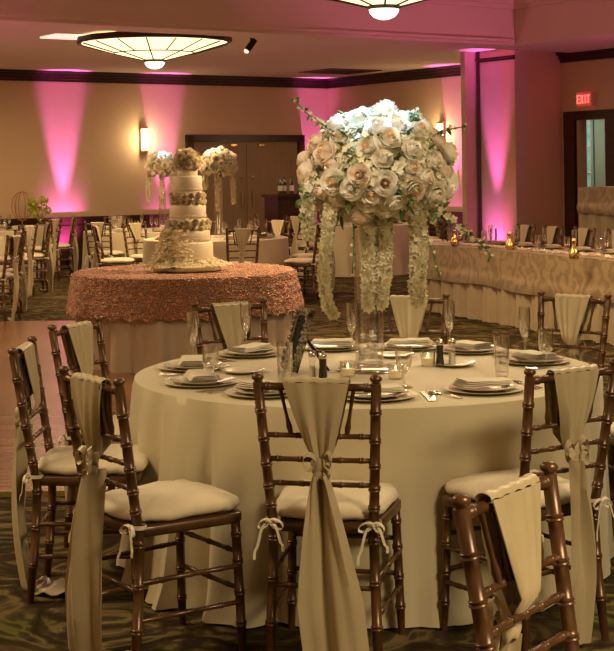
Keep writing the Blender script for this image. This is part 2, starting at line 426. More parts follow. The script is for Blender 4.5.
# double door (closed) in the back wall
zD = 2.27
dr = structure(bpy.data.objects.new('door_1', None)); COL.objects.link(dr)
mb = MB()
for (t0, t1, z0, z1) in ((td0, td0+.13, 0, zD), (td1-.13, td1, 0, zD), (td0, td1, zD-.11, zD+.02)):
    p, q = C0+D1*t0, C0+D1*t1; o = D2*.09
    mb.prism([(p.x, p.y), (q.x, q.y), (q.x+o.x, q.y+o.y), (p.x+o.x, p.y+o.y)], z0, z1)
mb.build('door_frame', 'trim', dr, smooth=False)
tm = (td0+td1)/2
for (t0, t1, ts) in ((td0+.14, tm-.006, -1), (tm+.006, td1-.14, 1)):
    mb = MB(); p, q = C0+D1*t0, C0+D1*t1; o = D2*.04
    mb.prism([(p.x, p.y), (q.x, q.y), (q.x+o.x, q.y+o.y), (p.x+o.x, p.y+o.y)], .01, zD-.12)
    lf = mb.build('door_leaf', 'door', dr, smooth=False)
    mb = MB(); c = C0+D1*(tm+ts*.12)+D2*.07
    mb.tube([(c.x, c.y, .95), (c.x, c.y, 1.25)], .015, 8); mb.ball((c.x, c.y, 1.5), .03)
    mb.build('door_handle', 'brass', lf)
    mb = MB(); c = C0+D1*(tm+ts*.3)+D2*.07
    mb.box((c.x, c.y, zD-.17), (.12, .05, .035), Matrix.Rotation(A, 4, 'Z').to_3x3()); mb.build('door_closer', 'brass', lf, smooth=False)
# exit door
dr = structure(bpy.data.objects.new('door_2', None)); COL.objects.link(dr)
mb = MB()
for (t0, t1, z0, z1) in ((e0-.22, e0, 0, zdt), (e1, e1+.2, 0, zdt), (e0-.22, e1+.2, zdt, zdt+.13)):
    p, q = P4+D2*t0, P4+D2*t1; o = -D1*.06
    mb.prism([(p.x, p.y), (q.x, q.y), (q.x+o.x, q.y+o.y), (p.x+o.x, p.y+o.y)], z0, z1)
mb.build('door_frame', 'trim', dr, smooth=False)
# corridor beyond
mb = MB(); c0 = P4+D2*(e0-6.5)+D1*2.4; c1 = P4+D2*(e0+4.5)+D1*2.4
o = D1*.1; mb.prism([(c0.x, c0.y), (c1.x, c1.y), (c1.x+o.x, c1.y+o.y), (c0.x+o.x, c0.y+o.y)], 0, 2.8)
structure(mb.build('wall_corridor', 'corridor', smooth=False))
mb = MB(); c0 = P4+D2*-.9+D1*.2; c1 = P4+D2*(e0+4.5)+D1*.2
mb.prism([(c0.x, c0.y), (c1.x, c1.y), (c1.x+D1.x*2.2, c1.y+D1.y*2.2), (c0.x+D1.x*2.2, c0.y+D1.y*2.2)], 2.7, 2.8)
structure(mb.build('ceiling_corridor', 'corridor', smooth=False))
# glazed sidelight on the far corridor wall
W0 = P4+D1*2.36
wa, wb = along_line(W0, D2, 585, 150), along_line(W0, D2, 591.5, 150)
w1 = structure(bpy.data.objects.new('window_1', None)); COL.objects.link(w1)
mb = MB()
for t_ in (wa, wb): p = W0+D2*t_; mb.box((p.x, p.y, 1.2), (.04, .04, 2.4))
for z in (.25, .8, 1.05, 1.5, 1.95, 2.35):
    p, q = W0+D2*wa, W0+D2*wb; mb.tube([(p.x, p.y, z), (q.x, q.y, z)], .02, 4)
mb.build('window_frame', 'white', w1, smooth=False)
mb = MB(); p, q = W0+D2*wa+D1*.03, W0+D2*wb+D1*.03
mb.prism([(p.x, p.y), (q.x, q.y), (q.x+D1.x*.01, q.y+D1.y*.01), (p.x+D1.x*.01, p.y+D1.y*.01)], .2, 2.4)
mb.build('window_pane', 'frosted', w1, smooth=False)
# exit sign
p = P4+D2*along_line(P4, D2, 588, 105)-D1*.05
ex = thing('exit_sign', 'small glowing red exit sign on the wall above the open doorway', 'sign', (p.x, p.y, 2.50), 0)
mb = MB(); Mx = Matrix(((D2.x, D1.x, 0), (D2.y, D1.y, 0), (0, 0, 1)))
mb.box((0, 0, .1), (.31, .07, .20), Mx); mb.build('sign_housing', 'exitbox', ex, smooth=False)
mb = MB(); mb.box(D2*.165+Vector((0, 0, .1)), (.03, .075, .2), Mx); mb.build('sign_side', 'exitside', ex, smooth=False)
mb = MB()
def stroke(x0, z0, x1, z1, w=.018):
    a_, b_ = Vector((x0, 0, z0)), Vector((x1, 0, z1)); d = b_-a_; L = d.length; ang = math.atan2(d.z, d.x)
    rot = Mx @ Matrix.Rotation(-ang, 3, 'Y')
    c = Mx @ ((a_+b_)/2)+D1*-.04
    mb.box(c, (L+w*.8, .008, w), rot)
for (ox, st) in ((-.105, 'E'), (-.035, 'X'), (.035, 'I'), (.095, 'T')):
    z0, z1, w = .045, .155, .022
    if st == 'E':
        stroke(ox-w, z0, ox-w, z1); [stroke(ox-w, z, ox+w, z) for z in (z0, .1, z1)]
    if st == 'X': stroke(ox-w, z0, ox+w, z1); stroke(ox-w, z1, ox+w, z0)
    if st == 'I': stroke(ox, z0, ox, z1)
    if st == 'T': stroke(ox, z0, ox, z1); stroke(ox-w, z1, ox+w, z1)
tag(mb.build('sign_letters', 'exit', ex, smooth=False), 'brighter red EXIT letters')

# dance floor
mb = MB(); mb.box((-4.15, 11.4, .012), (6.3, 8.4, .024))
df = tag(mb.build('dance_floor', 'parquet', smooth=False), 'glossy brown wooden dance floor laid on the carpet at left', 'dance floor')
mb = MB(); mb.box((-4.15, 7.185, .013), (6.36, .04, .028)); mb.box((-.985, 11.4, .013), (.04, 8.4, .028)); mb.build('edge_strip', 'rug_edge', df, smooth=False)

# ------------------------------------------------------------------ ceiling lamps
def ceiling_lamp(x, y, z, r, label, top):
    t = thing('ceiling_lamp', label, 'ceiling lamp', (x, y, z))
    t['group'] = 'bowl shaped ceiling lamps'
    n = 16; hz = -.21
    mb = MB()
    mb.lathe([(r, .02), (r*.97, 0), (r*.55, hz*.55), (.12, hz)], n, (0, 0, 0)); mb.lathe([(r*.96, .02), (r, .02)], n)
    mb.build('glass_shade', 'lampglass', t, smooth=False)
    mb = MB(); mb.lathe([(r+.03, .0), (r+.05, .02), (r+.05, .075), (r+.0, .085), (r-.04, .03), (r+.03, 0)], n)
    mb.build('rim', 'lead', t, smooth=False)
    mb = MB()
    for i in range(n):
        a_ = 2*PI*i/n; c, s_ = math.cos(a_), math.sin(a_)
        if i % 1 == 0:
            mb.tube([(c*r*.985, s_*r*.985, -.005), (c*r*.55, s_*r*.55, hz*.55-.004)], .009, 4)
        if i % 2 == 0: mb.tube([(c*r*.55, s_*r*.55, hz*.55-.004), (c*.13, s_*.13, hz-.004)], .009, 4)
    ring = [(math.cos(2*PI*i/n)*r*.55, math.sin(2*PI*i/n)*r*.55, hz*.55-.004) for i in range(n+1)]
    mb.tube(ring, .008, 4); mb.build('came', 'lead', t, smooth=False)
    mb = MB(); mb.lathe([(.02, hz+.01), (.142, hz+.01), (.147, hz-.015), (.13, hz-.025)], 24); mb.build('finial_ring', 'lead', t)
    mb = MB(); mb.lathe([(.13, hz-.02), (.122, hz-.055), (.09, hz-.09), (.04, hz-.11), (0, hz-.113)], 24); mb.build('finial_bowl', 'lampbowl', t)
    mb = MB(); mb.tube([(0, 0, -.1), (0, 0, top-z)], .03, 8); mb.build('stem', 'lead', t)
    return t
L1 = at(154, 41, 18.65); ceiling_lamp(L1.x, 18.7, 3.262, .95, 'round stained glass ceiling lamp above the cake table, shown whole', ZC+.02)
L2x = at(384, 15, 12.4).x; ceiling_lamp(L2x, 12.4, 3.20, .92, 'larger stained glass ceiling lamp cut by the top of the picture', 3.93)

# sconces
def sconce(P, IN, rz, z, label):
    t = thing('wall_sconce', label, 'wall lamp', (P.x, P.y, z), rz, 'wall sconces')
    mb = MB(); mb.box((0, .02, 0), (.13, .03, .46)); mb.build('back_plate', 'brass', t, smooth=False)
    mb = MB()
    mb.grid(lambda u, v: (.065*math.cos(PI*u), .03+.075*math.sin(PI*u), -.19+.38*v), 12, 4); mb.build('shade', 'sconce', t)
    mb = MB()
    for z0 in (-.205, .185, -.06, .06):
        w = .02 if abs(z0) > .1 else .006
        mb.grid(lambda u, v: (.07*math.cos(PI*u), .03+.08*math.sin(PI*u), z0+w*v), 12, 1)
    mb.build('band', 'brass', t)
    return t
tS = along_back(143, 137); pS = C0+D1*tS+D2*.02
sconce(pS, D2, math.atan2(D2.y, D2.x)-PI/2, 2.2, 'glowing half-round wall sconce on the back wall left of the double door')
tS2 = along_line(C0, D2, 443, 133); pS2 = C0+D2*tS2-D1*.02
sconce(pS2, -D1, math.atan2(-D1.y, -D1.x)-PI/2, 2.2, 'glowing half-round wall sconce on the right wall beside the floral ball')
# thermostat / switch and uplight cans
p = C0+D2*along_line(C0, D2, 458, 190)-D1*.0
mb = MB(); mb.box((p.x, p.y, 1.30), (.09, .09, .13), Matrix.Rotation(0, 3, 'Z')); tag(mb.build('wall_switch', 'white', smooth=False), 'small white switch box on the right wall beside the pilaster', 'switch')

def light(kind, name, loc, color, power, **kw):
    l = bpy.data.lights.new(name, kind); l.color = color; l.energy = power
    for k, v in kw.items(): setattr(l, k, v)
    o = bpy.data.objects.new(name, l); COL.objects.link(o); o.location = loc
    return o
def aim(o, tgt): o.rotation_euler = (Vector(tgt)-o.location).to_track_quat('-Z', 'Y').to_euler()
MAG = (1.0, .16, .80)
def uplight(P, IN, power, label, ang=22, spill=.06):
    p = P+IN*.30
    t = thing('uplight', label, 'uplight', (p.x, p.y, 0), 0)
    mb = MB(); mb.lathe([(0, .02), (.085, .02), (.095, .03), (.095, .17), (.085, .18), (.08, .15), (0, .15)], 20); mb.build('can', 'black', t)
    mb = MB(); mb.box((0, 0, .012), (.24, .24, .024)); mb.build('foot', 'black', t, smooth=False)
    s = light('SPOT', 'uplight_beam', (p.x, p.y, .21), MAG, power, spot_size=R(ang), spot_blend=.75, shadow_soft_size=.04)
    tg = p-IN*.30*1.0; aim(s, (tg.x, tg.y, 3.4+(.21)*0))
    # soft spill at the foot
    s2 = light('SPOT', 'uplight_spill', (p.x+IN.x*.1, p.y+IN.y*.1, .25), MAG, power*spill, spot_size=R(70), spot_blend=1, shadow_soft_size=.06)
    aim(s2, (tg.x-IN.x*.3, tg.y-IN.y*.3, 1.0))
UL = 1300
uplight(C0+D1*along_back(63), D2, UL, 'black floor uplight by the back wall in the gap left of the cake', spill=.15)
uplight(C0+D1*along_back(163), D2, UL*.8, 'black floor uplight by the back wall behind the cake')
uplight(C0+D1*along_back(313), D2, UL*.8, 'black floor uplight by the back wall near the room corner')
uplight(C0+D2*along_line(C0, D2, 456), -D1, UL*.7, 'black floor uplight at the right wall before the pilaster')
uplight(P2+(P3-P2)*.5, -D1, UL*.75, 'black floor uplight at the mauve wall panel behind the long table')

# further uplights around the room wash soffit and tray in pink
for (x, y, w_, wd) in ((6.4, 15.5, 600, 'beyond the door to the right'), (8.2, 12.4, 750, 'far along the right wall'), (-7.5, 15.0, 650, 'left of the dance floor'), (-8.5, 9.0, 650, 'far left beside the dance floor')):
    t = thing('uplight', 'black floor uplight out of view '+wd, 'uplight', (x, y, 0))
    mb = MB(); mb.lathe([(0, .02), (.085, .02), (.095, .03), (.095, .17), (.085, .18), (.08, .15), (0, .15)], 20); mb.build('can', 'black', t)
    o = light('SPOT', 'uplight_beam', (x, y, .25), (1, .20, .50), w_*.66, spot_size=R(110), spot_blend=1, shadow_soft_size=.1)
    aim(o, (x*.45, y+1.5, 3.9))
# small ceiling spot, lit panel, vent
t = thing('ceiling_spotlight', 'small black spotlight hanging under the ceiling right of the whole lamp', 'spotlight')
p = at(251, 46, 18.6); t.location = (p.x, p.y, ZC)
mb = MB(); mb.tube([(0, 0, 0), (0, 0, -.11)], .012, 6); mb.build('stem', 'black', t)
mb = MB(); mb.tube([(.05, 0, -.08), (-.05, -.04, -.22)], [.04, .045], 12); b_ = mb.build('spot_body', 'black', t)
mb = MB(); mb.ball((-.055, -.045, -.225), .035); mb.build('spot_lens', 'whitepanel', t)
p = on(66, 36, ZC); mb = MB(); mb.box((p.x, p.y, ZC-.01), (.5, .5, .02), Matrix.Rotation(A, 3, 'Z'))
tag(mb.build('ceiling_light_panel', 'whitepanel', smooth=False), 'pale square recessed light in the ceiling left of the whole lamp', 'ceiling light')
p = on(340, 71, ZC); mb = MB(); mb.box((p.x, p.y, ZC-.008), (1.1, 1.0, .016), Matrix.Rotation(A, 3, 'Z'))
for i in range(7):
    q = Vector((p.x, p.y, 0))+D2*(-.4+i*.13); mb.box((q.x, q.y, ZC-.02), (1.0, .02, .012), Matrix.Rotation(A, 3, 'Z'))
tag(mb.build('ceiling_vent', 'trim', smooth=False), 'dark vent grille in the ceiling near the room corner', 'vent')

# ------------------------------------------------------------------ chair
def bamboo(mb, pts, r, rings, n=10, taper=1.0):
    """tube along a polyline with bamboo knuckles at the given fractions"""
    pts = [Vector(p) for p in pts]
    L = [0]
    for i in range(1, len(pts)): L.append(L[-1]+(pts[i]-pts[i-1]).length)
    T = L[-1]
    def P(s):
        s = max(0, min(T, s))
        for i in range(1, len(pts)):
            if s <= L[i]+1e-9: return pts[i-1].lerp(pts[i], (s-L[i-1])/max(1e-9, L[i]-L[i-1]))
        return pts[-1]
    ss = [(0, r*taper)]
    ev = []
    for f in rings:
        s = f*T; ev += [(s-.009, r), (s-.006, r*1.22), (s-.0018, r*1.18), (s, r*1.02), (s+.0018, r*1.18), (s+.006, r*1.22), (s+.009, r)]
    for l in L[1:-1]: ev.append((l, r))
    ev = [e for e in sorted(ev) if .002 < e[0] < T-.002]
    ss += ev+[(T, r)]
    mb.tube([P(s) for s, _ in ss], [q for _, q in ss], n)
def yb(z): return -.185-(max(z, .43)-.43)*.16
ZR = (.908, .750, .672, .592)
def xb(z): return .163+(max(z, .43)-.43)*.055
def post_pts(sx):
    return [(sx*.178, -.215, 0), (sx*.168, -.192, .25), (sx*.163, -.185, .43), (sx*xb(.6), yb(.6), .6), (sx*xb(.8), yb(.8), .8), (sx*xb(.922), yb(.922), .922)]

def sash_meshes(seed, drift, wtail, puddle, wtop=.098, pdir=(.3, .95), ty=.12):
    r = random.Random(seed); ph = [r.random()*6 for _ in range(6)]
    zk = .675
    mb = MB()
    def pan(sy):
        def fn(u, v):
            x = (u-.5)*2
            z = .923-(.923-zk)*v
            w = wtop*(1-v)**.9*(1.0)+.026*(v)+.0
            g = .5+.5*v
            fold = (.015*math.sin(x*5+ph[0])+.009*math.sin(x*11+ph[1]))*g*(1 if v < .9 else .6)
            off = .016+.010*math.sin(PI*v)+.014*(1-abs(x))*v
            if sy > 0: off = .016*(1-v*1.5) if v < .9 else -.01
            y = yb(z)+(sy*off) + fold*.8*(-sy if sy < 0 else 1)*.8
            if sy > 0: y = yb(z)+(.022+abs(fold)*.5*min(1, (1-v)*3) if z > .712 else .022-(.712-z)/(.712-zk)*.034)
            return (x*w+drift*.2*v, y, z-.012*(1-x*x)*v)
        return fn
    mb.grid(pan(-1), 18, 12)
    mb.grid(pan(1), 18, 12)
    # wrap over the rail
    def over(u, v):
        x = (u-.5)*2; a = PI*v
        return (x*wtop, yb(.91)+.017*math.cos(a)*1.0, .912+.011+.012*math.sin(a)+.002*math.sin(x*14+ph[2]))
    mb.grid(over, 18, 6)
    body = mb.mesh('sash', 'satin', True, .0025)
    mb = MB()                                               # knot: folded band wrapped around
    c = Vector((drift*.2, yb(zk)-.030, zk-.012))
    def band(k, rx, ry, tilt, w, zz):
        pts = []
        def fn(u, v):
            a = 2*PI*u; b = 2*PI*v
            rr = 1+.10*math.sin(3*a+k+ph[3])
            x = (rx*rr+w*.35*math.cos(b))*math.cos(a); y = (ry+w*.35*math.cos(b))*math.sin(a); z = w*math.sin(b)+tilt*math.cos(a+k)+.004*math.sin(a*5+ph[4])
            return (c.x+x, c.y+y*.8, c.z+z+zz)
        mb.grid(fn, 24, 10, True)
    band(0, .024, .018, .012, .020, 0); band(2, .026, .02, -.014, .015, .004); band(4, .022, .018, .006, .016, -.026)
    # soft loop ears
    for sx, l, dz in ((-1, .045, .012), (1, .032, .02), (1, .03, -.012)):
        def ear(u, v):
            a = 2*PI*u; x = sx*(.012+l*.5*(1-math.cos(a))*.9); z = dz+.018*math.sin(a)*(1+.5*math.sin(a/2)); y = -.016-.012*math.sin(a/2)+.016*(v-.5)
            return (c.x+x, c.y+y, c.z+z+ .012*(v-.5))
        mb.grid(ear, 16, 3)
    knot = mb.mesh('sash_knot', 'satin', True)
    mb = MB()
    zt0 = c.z-.03; Ltail = zt0-.03
    def tail(u, v):
        x = (u-.5)*2
        s = v*(Ltail+puddle); vv = min(1, s/Ltail)
        w = .022+(wtail-.022)*min(1, (vv*1.5))**.8
        fold = (.022*math.sin(x*4.2+ph[0]+vv*2)+.010*math.sin(x*10+ph[1]))*(1.15-.5*vv)
        Y = c.y-.006-.030*math.sin(PI*min(1, vv*.9))+.01*vv
        xx = c.x+drift*vv
        if s <= Ltail: return (xx+x*w, Y+fold+x*w*ty, zt0-s)
        e = s-Ltail; ar = min(e, .03*PI/2); th = ar/.03; g = e-ar      # quarter bend, then along the carpet
        f = (.03*(1-math.cos(th))+g); zz = .03-.024*math.sin(th)
        k = min(1, g/.05)
        zz += k*(.010*(1+math.sin(x*3+ph[2]+g*60))*.9+.012*abs(math.sin(g*34+ph[3]))*(1-.3*x))
        ww = w*(1+.25*k*math.sin(g*30))
        px_, py_ = pdir
        return (xx+x*ww+f*px_, Y+fold*(1-.7*k)+f*py_+x*w*ty*(1-k)+x*w*.5*k*px_, max(zz, .006))
    mb.grid(tail, 16, 60)
    tl = mb.mesh('sash_tail', 'satin', True, .0025)
    return body, knot, tl
SASH = {'a': sash_meshes(3, .045, .100, .05, .105), 'b': sash_meshes(4, .0, .085, .20), 'c': sash_meshes(5, -.075, .078, .24, .102, (.75, .6), .40), 'd': sash_meshes(8, .01, .078, .0)}

def bow_mesh(seed, side):
    r = random.Random(seed); mb = MB(); x0, y0, z0 = side*.168, -.205, .468
    c = Vector((x0+side*.0, y0-.012, z0))
    out = Vector((side*.8, -.6, 0)).normalized(); perp = Vector((.5*side, .86, 0)).normalized()
    wrap = [Vector((side*.165+.024*math.cos(a), -.187+.024*math.sin(a), z0)) for a in [i*PI/6 for i in range(13)]]
    mb.ribbon(wrap, (0, 0, 1), .013)
    for sg in (-1, 1):
        L_ = .032+.012*r.random()
        pts = [c+Vector((sg*L_*(1-math.cos(t))/2*1.1, -.01*math.sin(t/2), .014*math.sin(t)-.012*(1-math.cos(t))/2)) for t in [i*2*PI/12 for i in range(13)]]
        mb.ribbon(pts, (.15, .9, .45), .011)
        ln = .075+.05*r.random()
        pts = [c+Vector((sg*(.012+.035*math.sin(v*1.6)), -.012-.012*v, -.005-ln*v+.01*math.sin(v*9))) for v in [i/10 for i in range(11)]]
        mb.ribbon(pts, (1, .3, .0), .009)
    mb.ball(c, .008, 8, 5)
    return mb.mesh('cushion_tie', 'ribbon', True, .0012)

def make_chair(label, sash='a', group=None):
    t = thing('chiavari_chair', label, 'chair', (0, 0, 0), 0, group)
    for sx in (-1, 1):
        mb = MB(); bamboo(mb, post_pts(sx), .0165, (.15, .30, .44, .56, .63, .71, .80, .90), 12, .8); p = post_pts(sx)[-1]
        mb.lathe([(.012, -.004), (.012, .004), (.019, .010), (.020, .018), (.013, .026), (0, .028)], 12, p)
        mb.build('back_post', 'wood', t)
        mb = MB(); bamboo(mb, [(sx*.193, .183, 0), (sx*.180, .168, .445)], .0155, (.22, .45, .68, .88), 10, .75); mb.build('leg', 'wood', t)
    mb = MB(); xt = xb(.908)
    bamboo(mb, [(-xt, yb(.908), .908), (xt, yb(.908), .908)], .0125, (.08, .30, .5, .70, .92), 10); mb.build('crest_rail', 'wood', t)
    for z in ZR[1:]:
        mb = MB(); x = xb(z); bamboo(mb, [(-x, yb(z), z), (x*.33, yb(z)-.006, z), (x, yb(z), z)], .0085, (.12, .32, .5, .68, .88), 8); mb.build('back_rail', 'wood', t)
    for i in range(5):
        f = (i-2)/2
        x1 = f*xb(.908)*.62; x0 = f*xb(.75)*.50
        mb = MB(); zt, z0 = .900, .755
        pts = [Vector((x0, yb(z0), z0)).lerp(Vector((x1, yb(zt), zt)), k/6) for k in range(7)]
        mb.tube(pts, [.0075, .010, .006, .0055, .006, .0065, .007], 8); mb.build('spindle', 'wood', t)
    # seat frame
    def fr(w0, w1, y0, y1, z0, z1):
        mb.prism([(-w0, y0), (w0, y0), (w1, y1), (-w1, y1)], z0, z1)
    mb = MB()
    def ring(u, k):
        a = 2*PI*u; e = .22; X = math.copysign(abs(math.cos(a))**e, math.cos(a)); Y = math.copysign(abs(math.sin(a))**e, math.sin(a))
        return X*(.191+.016*Y)*k, Y*.200*k
    prof_ = [(.0, .432), (.97, .432), (1.0, .438), (1.0, .462), (.97, .468), (.0, .468)]
    mb.grid(lambda u, v: (*ring(u, prof_[round(v*5)][0]), prof_[round(v*5)][1]), 48, 5, True); mb.build('seat_frame', 'wood', t)
    # stretchers
    def st(a, b, r=.0085): m_ = MB(); bamboo(m_, [a, b], r, (.2, .5, .8), 8); m_.build('stretcher', 'wood', t)
    for z in (.17, .29):
        for sx in (-1, 1): st((sx*.172, -.2, z), (sx*.192, .178, z+.0))
    for z in (.21, .33): st((-.191, .18, z), (.191, .18, z))
    st((-.17, -.192, .26), (.17, -.192, .26))
    # cushion
    mb = MB()
    def cu(u, v):
        a = 2*PI*u; ca, sa = math.cos(a), math.sin(a); e = .45
        X = math.copysign(abs(ca)**e, ca); Y = math.copysign(abs(sa)**e, sa)
        b = -PI/2+PI*v; rr = math.cos(b)**.35 if abs(b) < PI/2-1e-6 else 0
        hw = .192+.018*Y
        zt = .490+.030*math.sin(b)*(1.15 if b > 0 else .9)
        wr = (.003*math.sin(9*a)+.002*math.sin(23*a+2))*rr
        dome = .010*(1-rr) if b > 0 else 0
        return (X*hw*rr, Y*.212*rr+.005, zt+dome+wr)
    mb.grid(cu, 48, 14, True); cshn = mb.build('seat_cushion', 'cushion', t)
    for sx in (-1, 1): link('cushion_tie', BOWS[sx], cshn)
    b_, k_, tl_ = SASH[sash]
    s = link('sash', b_, t); s['label'] = 'ivory satin sash'
    link('sash_knot', k_, s); link('sash_tail', tl_, s)
    return t
BOWS = {-1: bow_mesh(1, -1), 1: bow_mesh(2, 1)}
PROTO = {}
def chair(x, y, th, label, sash='a', group='chairs around the front table', bare=False):
    key = sash
    if key not in PROTO:
        PROTO[key] = make_chair(label, sash, group); o = PROTO[key]; o.location = (x, y, 0); o.rotation_euler.z = -R(th)
        return o
    return dup(PROTO[key], (x, y, 0), -R(th), label, group)

TX, TY, TR = .235, 5.98, .955
chair(.075, 4.82, 12, 'wooden chair seen squarely from behind at the centre front of the table', 'a')
chair(-.495, 4.84, 54, 'chair at front left turned three quarters, wide sash tail folded on the carpet', 'c')
chair(-.835, 5.56, 90, 'chair at the left edge of the picture seen side-on beside the front table', 'b')
chair(-.78, 6.26, 113, 'chair on the left of the front table, behind the chair with the wide sash tail', 'd')
chair(-.27, 7.04, 151, 'chair on the far side of the front table just below the rosette covered cake table', 'b')
chair(.475, 7.26, 190, 'chair on the far side of the front table behind the glass vase', 'b')
chair(1.20, 7.24, 218, 'chair on the far right side of the front table before the long skirted table', 'd')
chair(.712, 4.95, -34, 'wooden chair right of the front table with white bow at its seat corner', 'd')
chair(.618, 2.84, 126, 'nearest chair at the bottom right corner with bright satin over its top rail', 'a', 'chairs in the picture foreground')
chair(1.46, 5.95, 262, 'partly cut off chair at the right edge beside the front table', 'b')

# ------------------------------------------------------------------ tables
def cloth_mesh(r, h, seed, nf=13, amp=.05, flare=.05, mats='cloth', calm=None, z0=.008, name='tablecloth', pud=.0, ridges=()):
    q = random.Random(seed)
    fa = []
    a = 0
    fr = [(nf, .6, q.random()*6), (nf*1.7, .3, q.random()*6), (nf*2.9, .16, q.random()*6), (5, .35, q.random()*6)]
    def fold(a):
        s = sum(w*math.sin(round(k)*a+p) for k, w, p in fr)
        return s
    mb = MB(); N = 220
    prof = [0, .03, .08, .15, .25, .38, .52, .66, .8, .92, 1.0]
    def fn(u, v):
        a = 2*PI*u
        k = v*len(prof)
        f = fold(a)
        c = calm(a) if calm else 1
        if v < 1e-6: pass
        t = v
        d = t
        rr = r+flare*d**1.2+amp*f*c*min(1, d*1.1)**.8
        z = h-(h-z0)*d
        for (ra, rw, ru, rd) in ridges:
            da = (a-R(ra)+PI) % (2*PI)-PI; g_ = math.exp(-(da/R(rw*(1-.35*d)))**2)
            rr += g_*(ru*min(1, d*6)**.7+rd*d**2.2)
        if pud: rr += pud*max(0, d-.9)*10*(.5+.5*f)*c
        return (rr*math.cos(a), rr*math.sin(a), z-.0)
    # top, rounded edge, drop
    mb.lathe([(0, h+.004), (r*.5, h+.004), (r*.9, h+.004), (r-.012, h+.003), (r-.003, h)], N)
    def drop(u, v): return fn(u, v)
    vs = [(r-.003)*1 for _ in range(1)]
    mb.grid(lambda u, v: fn(u, v) if v > 0 else ((r-.003)*math.cos(2*PI*u), (r-.003)*math.sin(2*PI*u), h), N, 26, True)
    return mb.mesh(name, mats)
HT = .76
def round_table(x, y, label, me, group=None):
    t = thing('banquet_table', label, 'table', (x, y, 0), 0, group)
    link('tablecloth', me, t)
    return t
def calm(a):      # smoother on the near right, heavier folds on the near left
    d = math.cos(a-R(232)); e = math.cos(a-R(285))
    return .30+.55*max(0, math.cos(a-R(205)))**3+.5*max(0, math.cos(a-R(236)))**30-.1*max(0, e)
t = round_table(TX, TY, 'large round front table under a cream floor length cloth, set for dinner', cloth_mesh(TR, HT, 12, 21, .075, .02, calm=calm, pud=.03, ridges=((243, 4.5, .030, .12), (222, 3, .016, .05), (206, 3.5, .014, .04), (190, 3, .02, .05), (176, 4, .02, .05), (258, 3, .008, .02), (281, 4, .008, .03), (297, 3, .010, .03), (316, 4, .016, .03))))
far_cloth = cloth_mesh(.92, HT, 5, 12, .035, .04, mats='cloth')
CLT = HT+.004     # top of cloth

# ------------------------------------------------------------------ table ware prototypes
def lathe_obj(name, prof, material, n=28, smooth=True):
    mb = MB(); mb.lathe(prof, n); return mb.mesh(name, material, smooth)
def flute_prof():
    out = [(0, .002), (.033, .002), (.034, .004), (.010, .009), (.004, .016), (.0035, .075), (.006, .085), (.016, .10), (.023, .13), (.0255, .17), (.0245, .225)]
    inn = [(.0235, .225), (.0243, .17), (.0215, .13), (.0145, .103), (0, .092)]
    return out+inn
def goblet_prof():
    out = [(0, .002), (.034, .002), (.035, .004), (.010, .010), (.005, .018), (.005, .045), (.012, .055), (.027, .07), (.032, .10), (.031, .16)]
    inn = [(.0298, .16), (.0305, .10), (.0255, .073), (.01, .060), (0, .058)]
    return out+inn
ME = {}
ME['flute'] = lathe_obj('champagne_flute', flute_prof(), 'glass')
ME['goblet'] = lathe_obj('water_goblet', goblet_prof(), 'glass')
ME['tumbler'] = lathe_obj('tumbler', [(0, .002), (.024, .002), (.026, .01), (.030, .08), (.032, .165), (.0305, .165), (.0285, .08), (.0245, .02), (0, .018)], 'glass')
ME['charger'] = lathe_obj('charger_plate', [(0, .0), (.09, .0), (.105, .004), (.150, .012), (.152, .014), (.105, .008), (.09, .005), (0, .005)], 'charger', 48)
ME['plate'] = lathe_obj('dinner_plate', [(0, .0), (.075, .0), (.085, .006), (.122, .015), (.124, .017), (.086, .010), (.075, .005), (0, .004)], 'china', 48)
ME['side'] = lathe_obj('salad_plate', [(0, .0), (.05, .0), (.06, .006), (.088, .013), (.09, .015), (.06, .009), (.05, .005), (0, .004)], 'china', 40)
def napkin_mesh(seed):
    q = random.Random(seed); mb = MB()
    for k in range(4):
        w, d = .105-.005*k, .060-.004*k; z = .0055*k; tw = (q.random()-.5)*.1
        def fn(u, v, w=w, d=d, z=z, tw=tw, k=k):
            x = (u-.5)*2; a = 2*PI*v; yy = math.cos(a); zz = math.sin(a)
            Y = math.copysign(abs(yy)**.4, yy)*d; Z = .0028+.0026*zz
            bow = .006*math.sin(x*2+k)+.003*math.sin(x*7+seed)
            return (x*w+Y*tw, Y*(1-.08*x)+0, z+Z+bow*.3+.004)
        mb.grid(fn, 16, 12)
    return mb.mesh('napkin', 'napkin', True)
ME['napkin'] = napkin_mesh(2)
def fork_mesh():
    mb = MB()
    mb.grid(lambda u, v: ((u-.5)*(.016-.010*min(1, v*1.4)+.0*v), -.10+.125*v, .004+.005*math.sin(v*PI)), 4, 14)
    mb.grid(lambda u, v: ((u-.5)*(.006+.018*min(1, v*2)), .025+.032*v, .004+.002*v), 6, 5)
    for i in range(4): mb.tube([((i-1.5)*.0062, .055, .006), ((i-1.5)*.0062, .078, .005), ((i-1.5)*.0058, .10, .010)], [.0022, .002, .001], 5)
    return mb.mesh('fork', 'silver', True, .002)
def knife_mesh():
    mb = MB()
    mb.grid(lambda u, v: ((u-.5)*(.016-.004*v), -.11+.10*v, .004), 4, 6)
    mb.grid(lambda u, v: (-.005+u*(.018*math.sqrt(max(0, 1-v**5))), -.01+.12*v, .004), 4, 10)
    return mb.mesh('knife', 'silver', True, .0025)
def spoon_mesh():
    mb = MB()
    mb.grid(lambda u, v: ((u-.5)*(.015-.009*v), -.10+.13*v, .004+.004*math.sin(v*PI)), 4, 12)
    mb.grid(lambda u, v: (.019*(2*u-1)*math.sqrt(max(0, 1-(2*v-1)**2)), .028+.058*v, .004+.006*((2*u-1)**2)), 8, 10)
    return mb.mesh('spoon', 'silver', True, .0015)
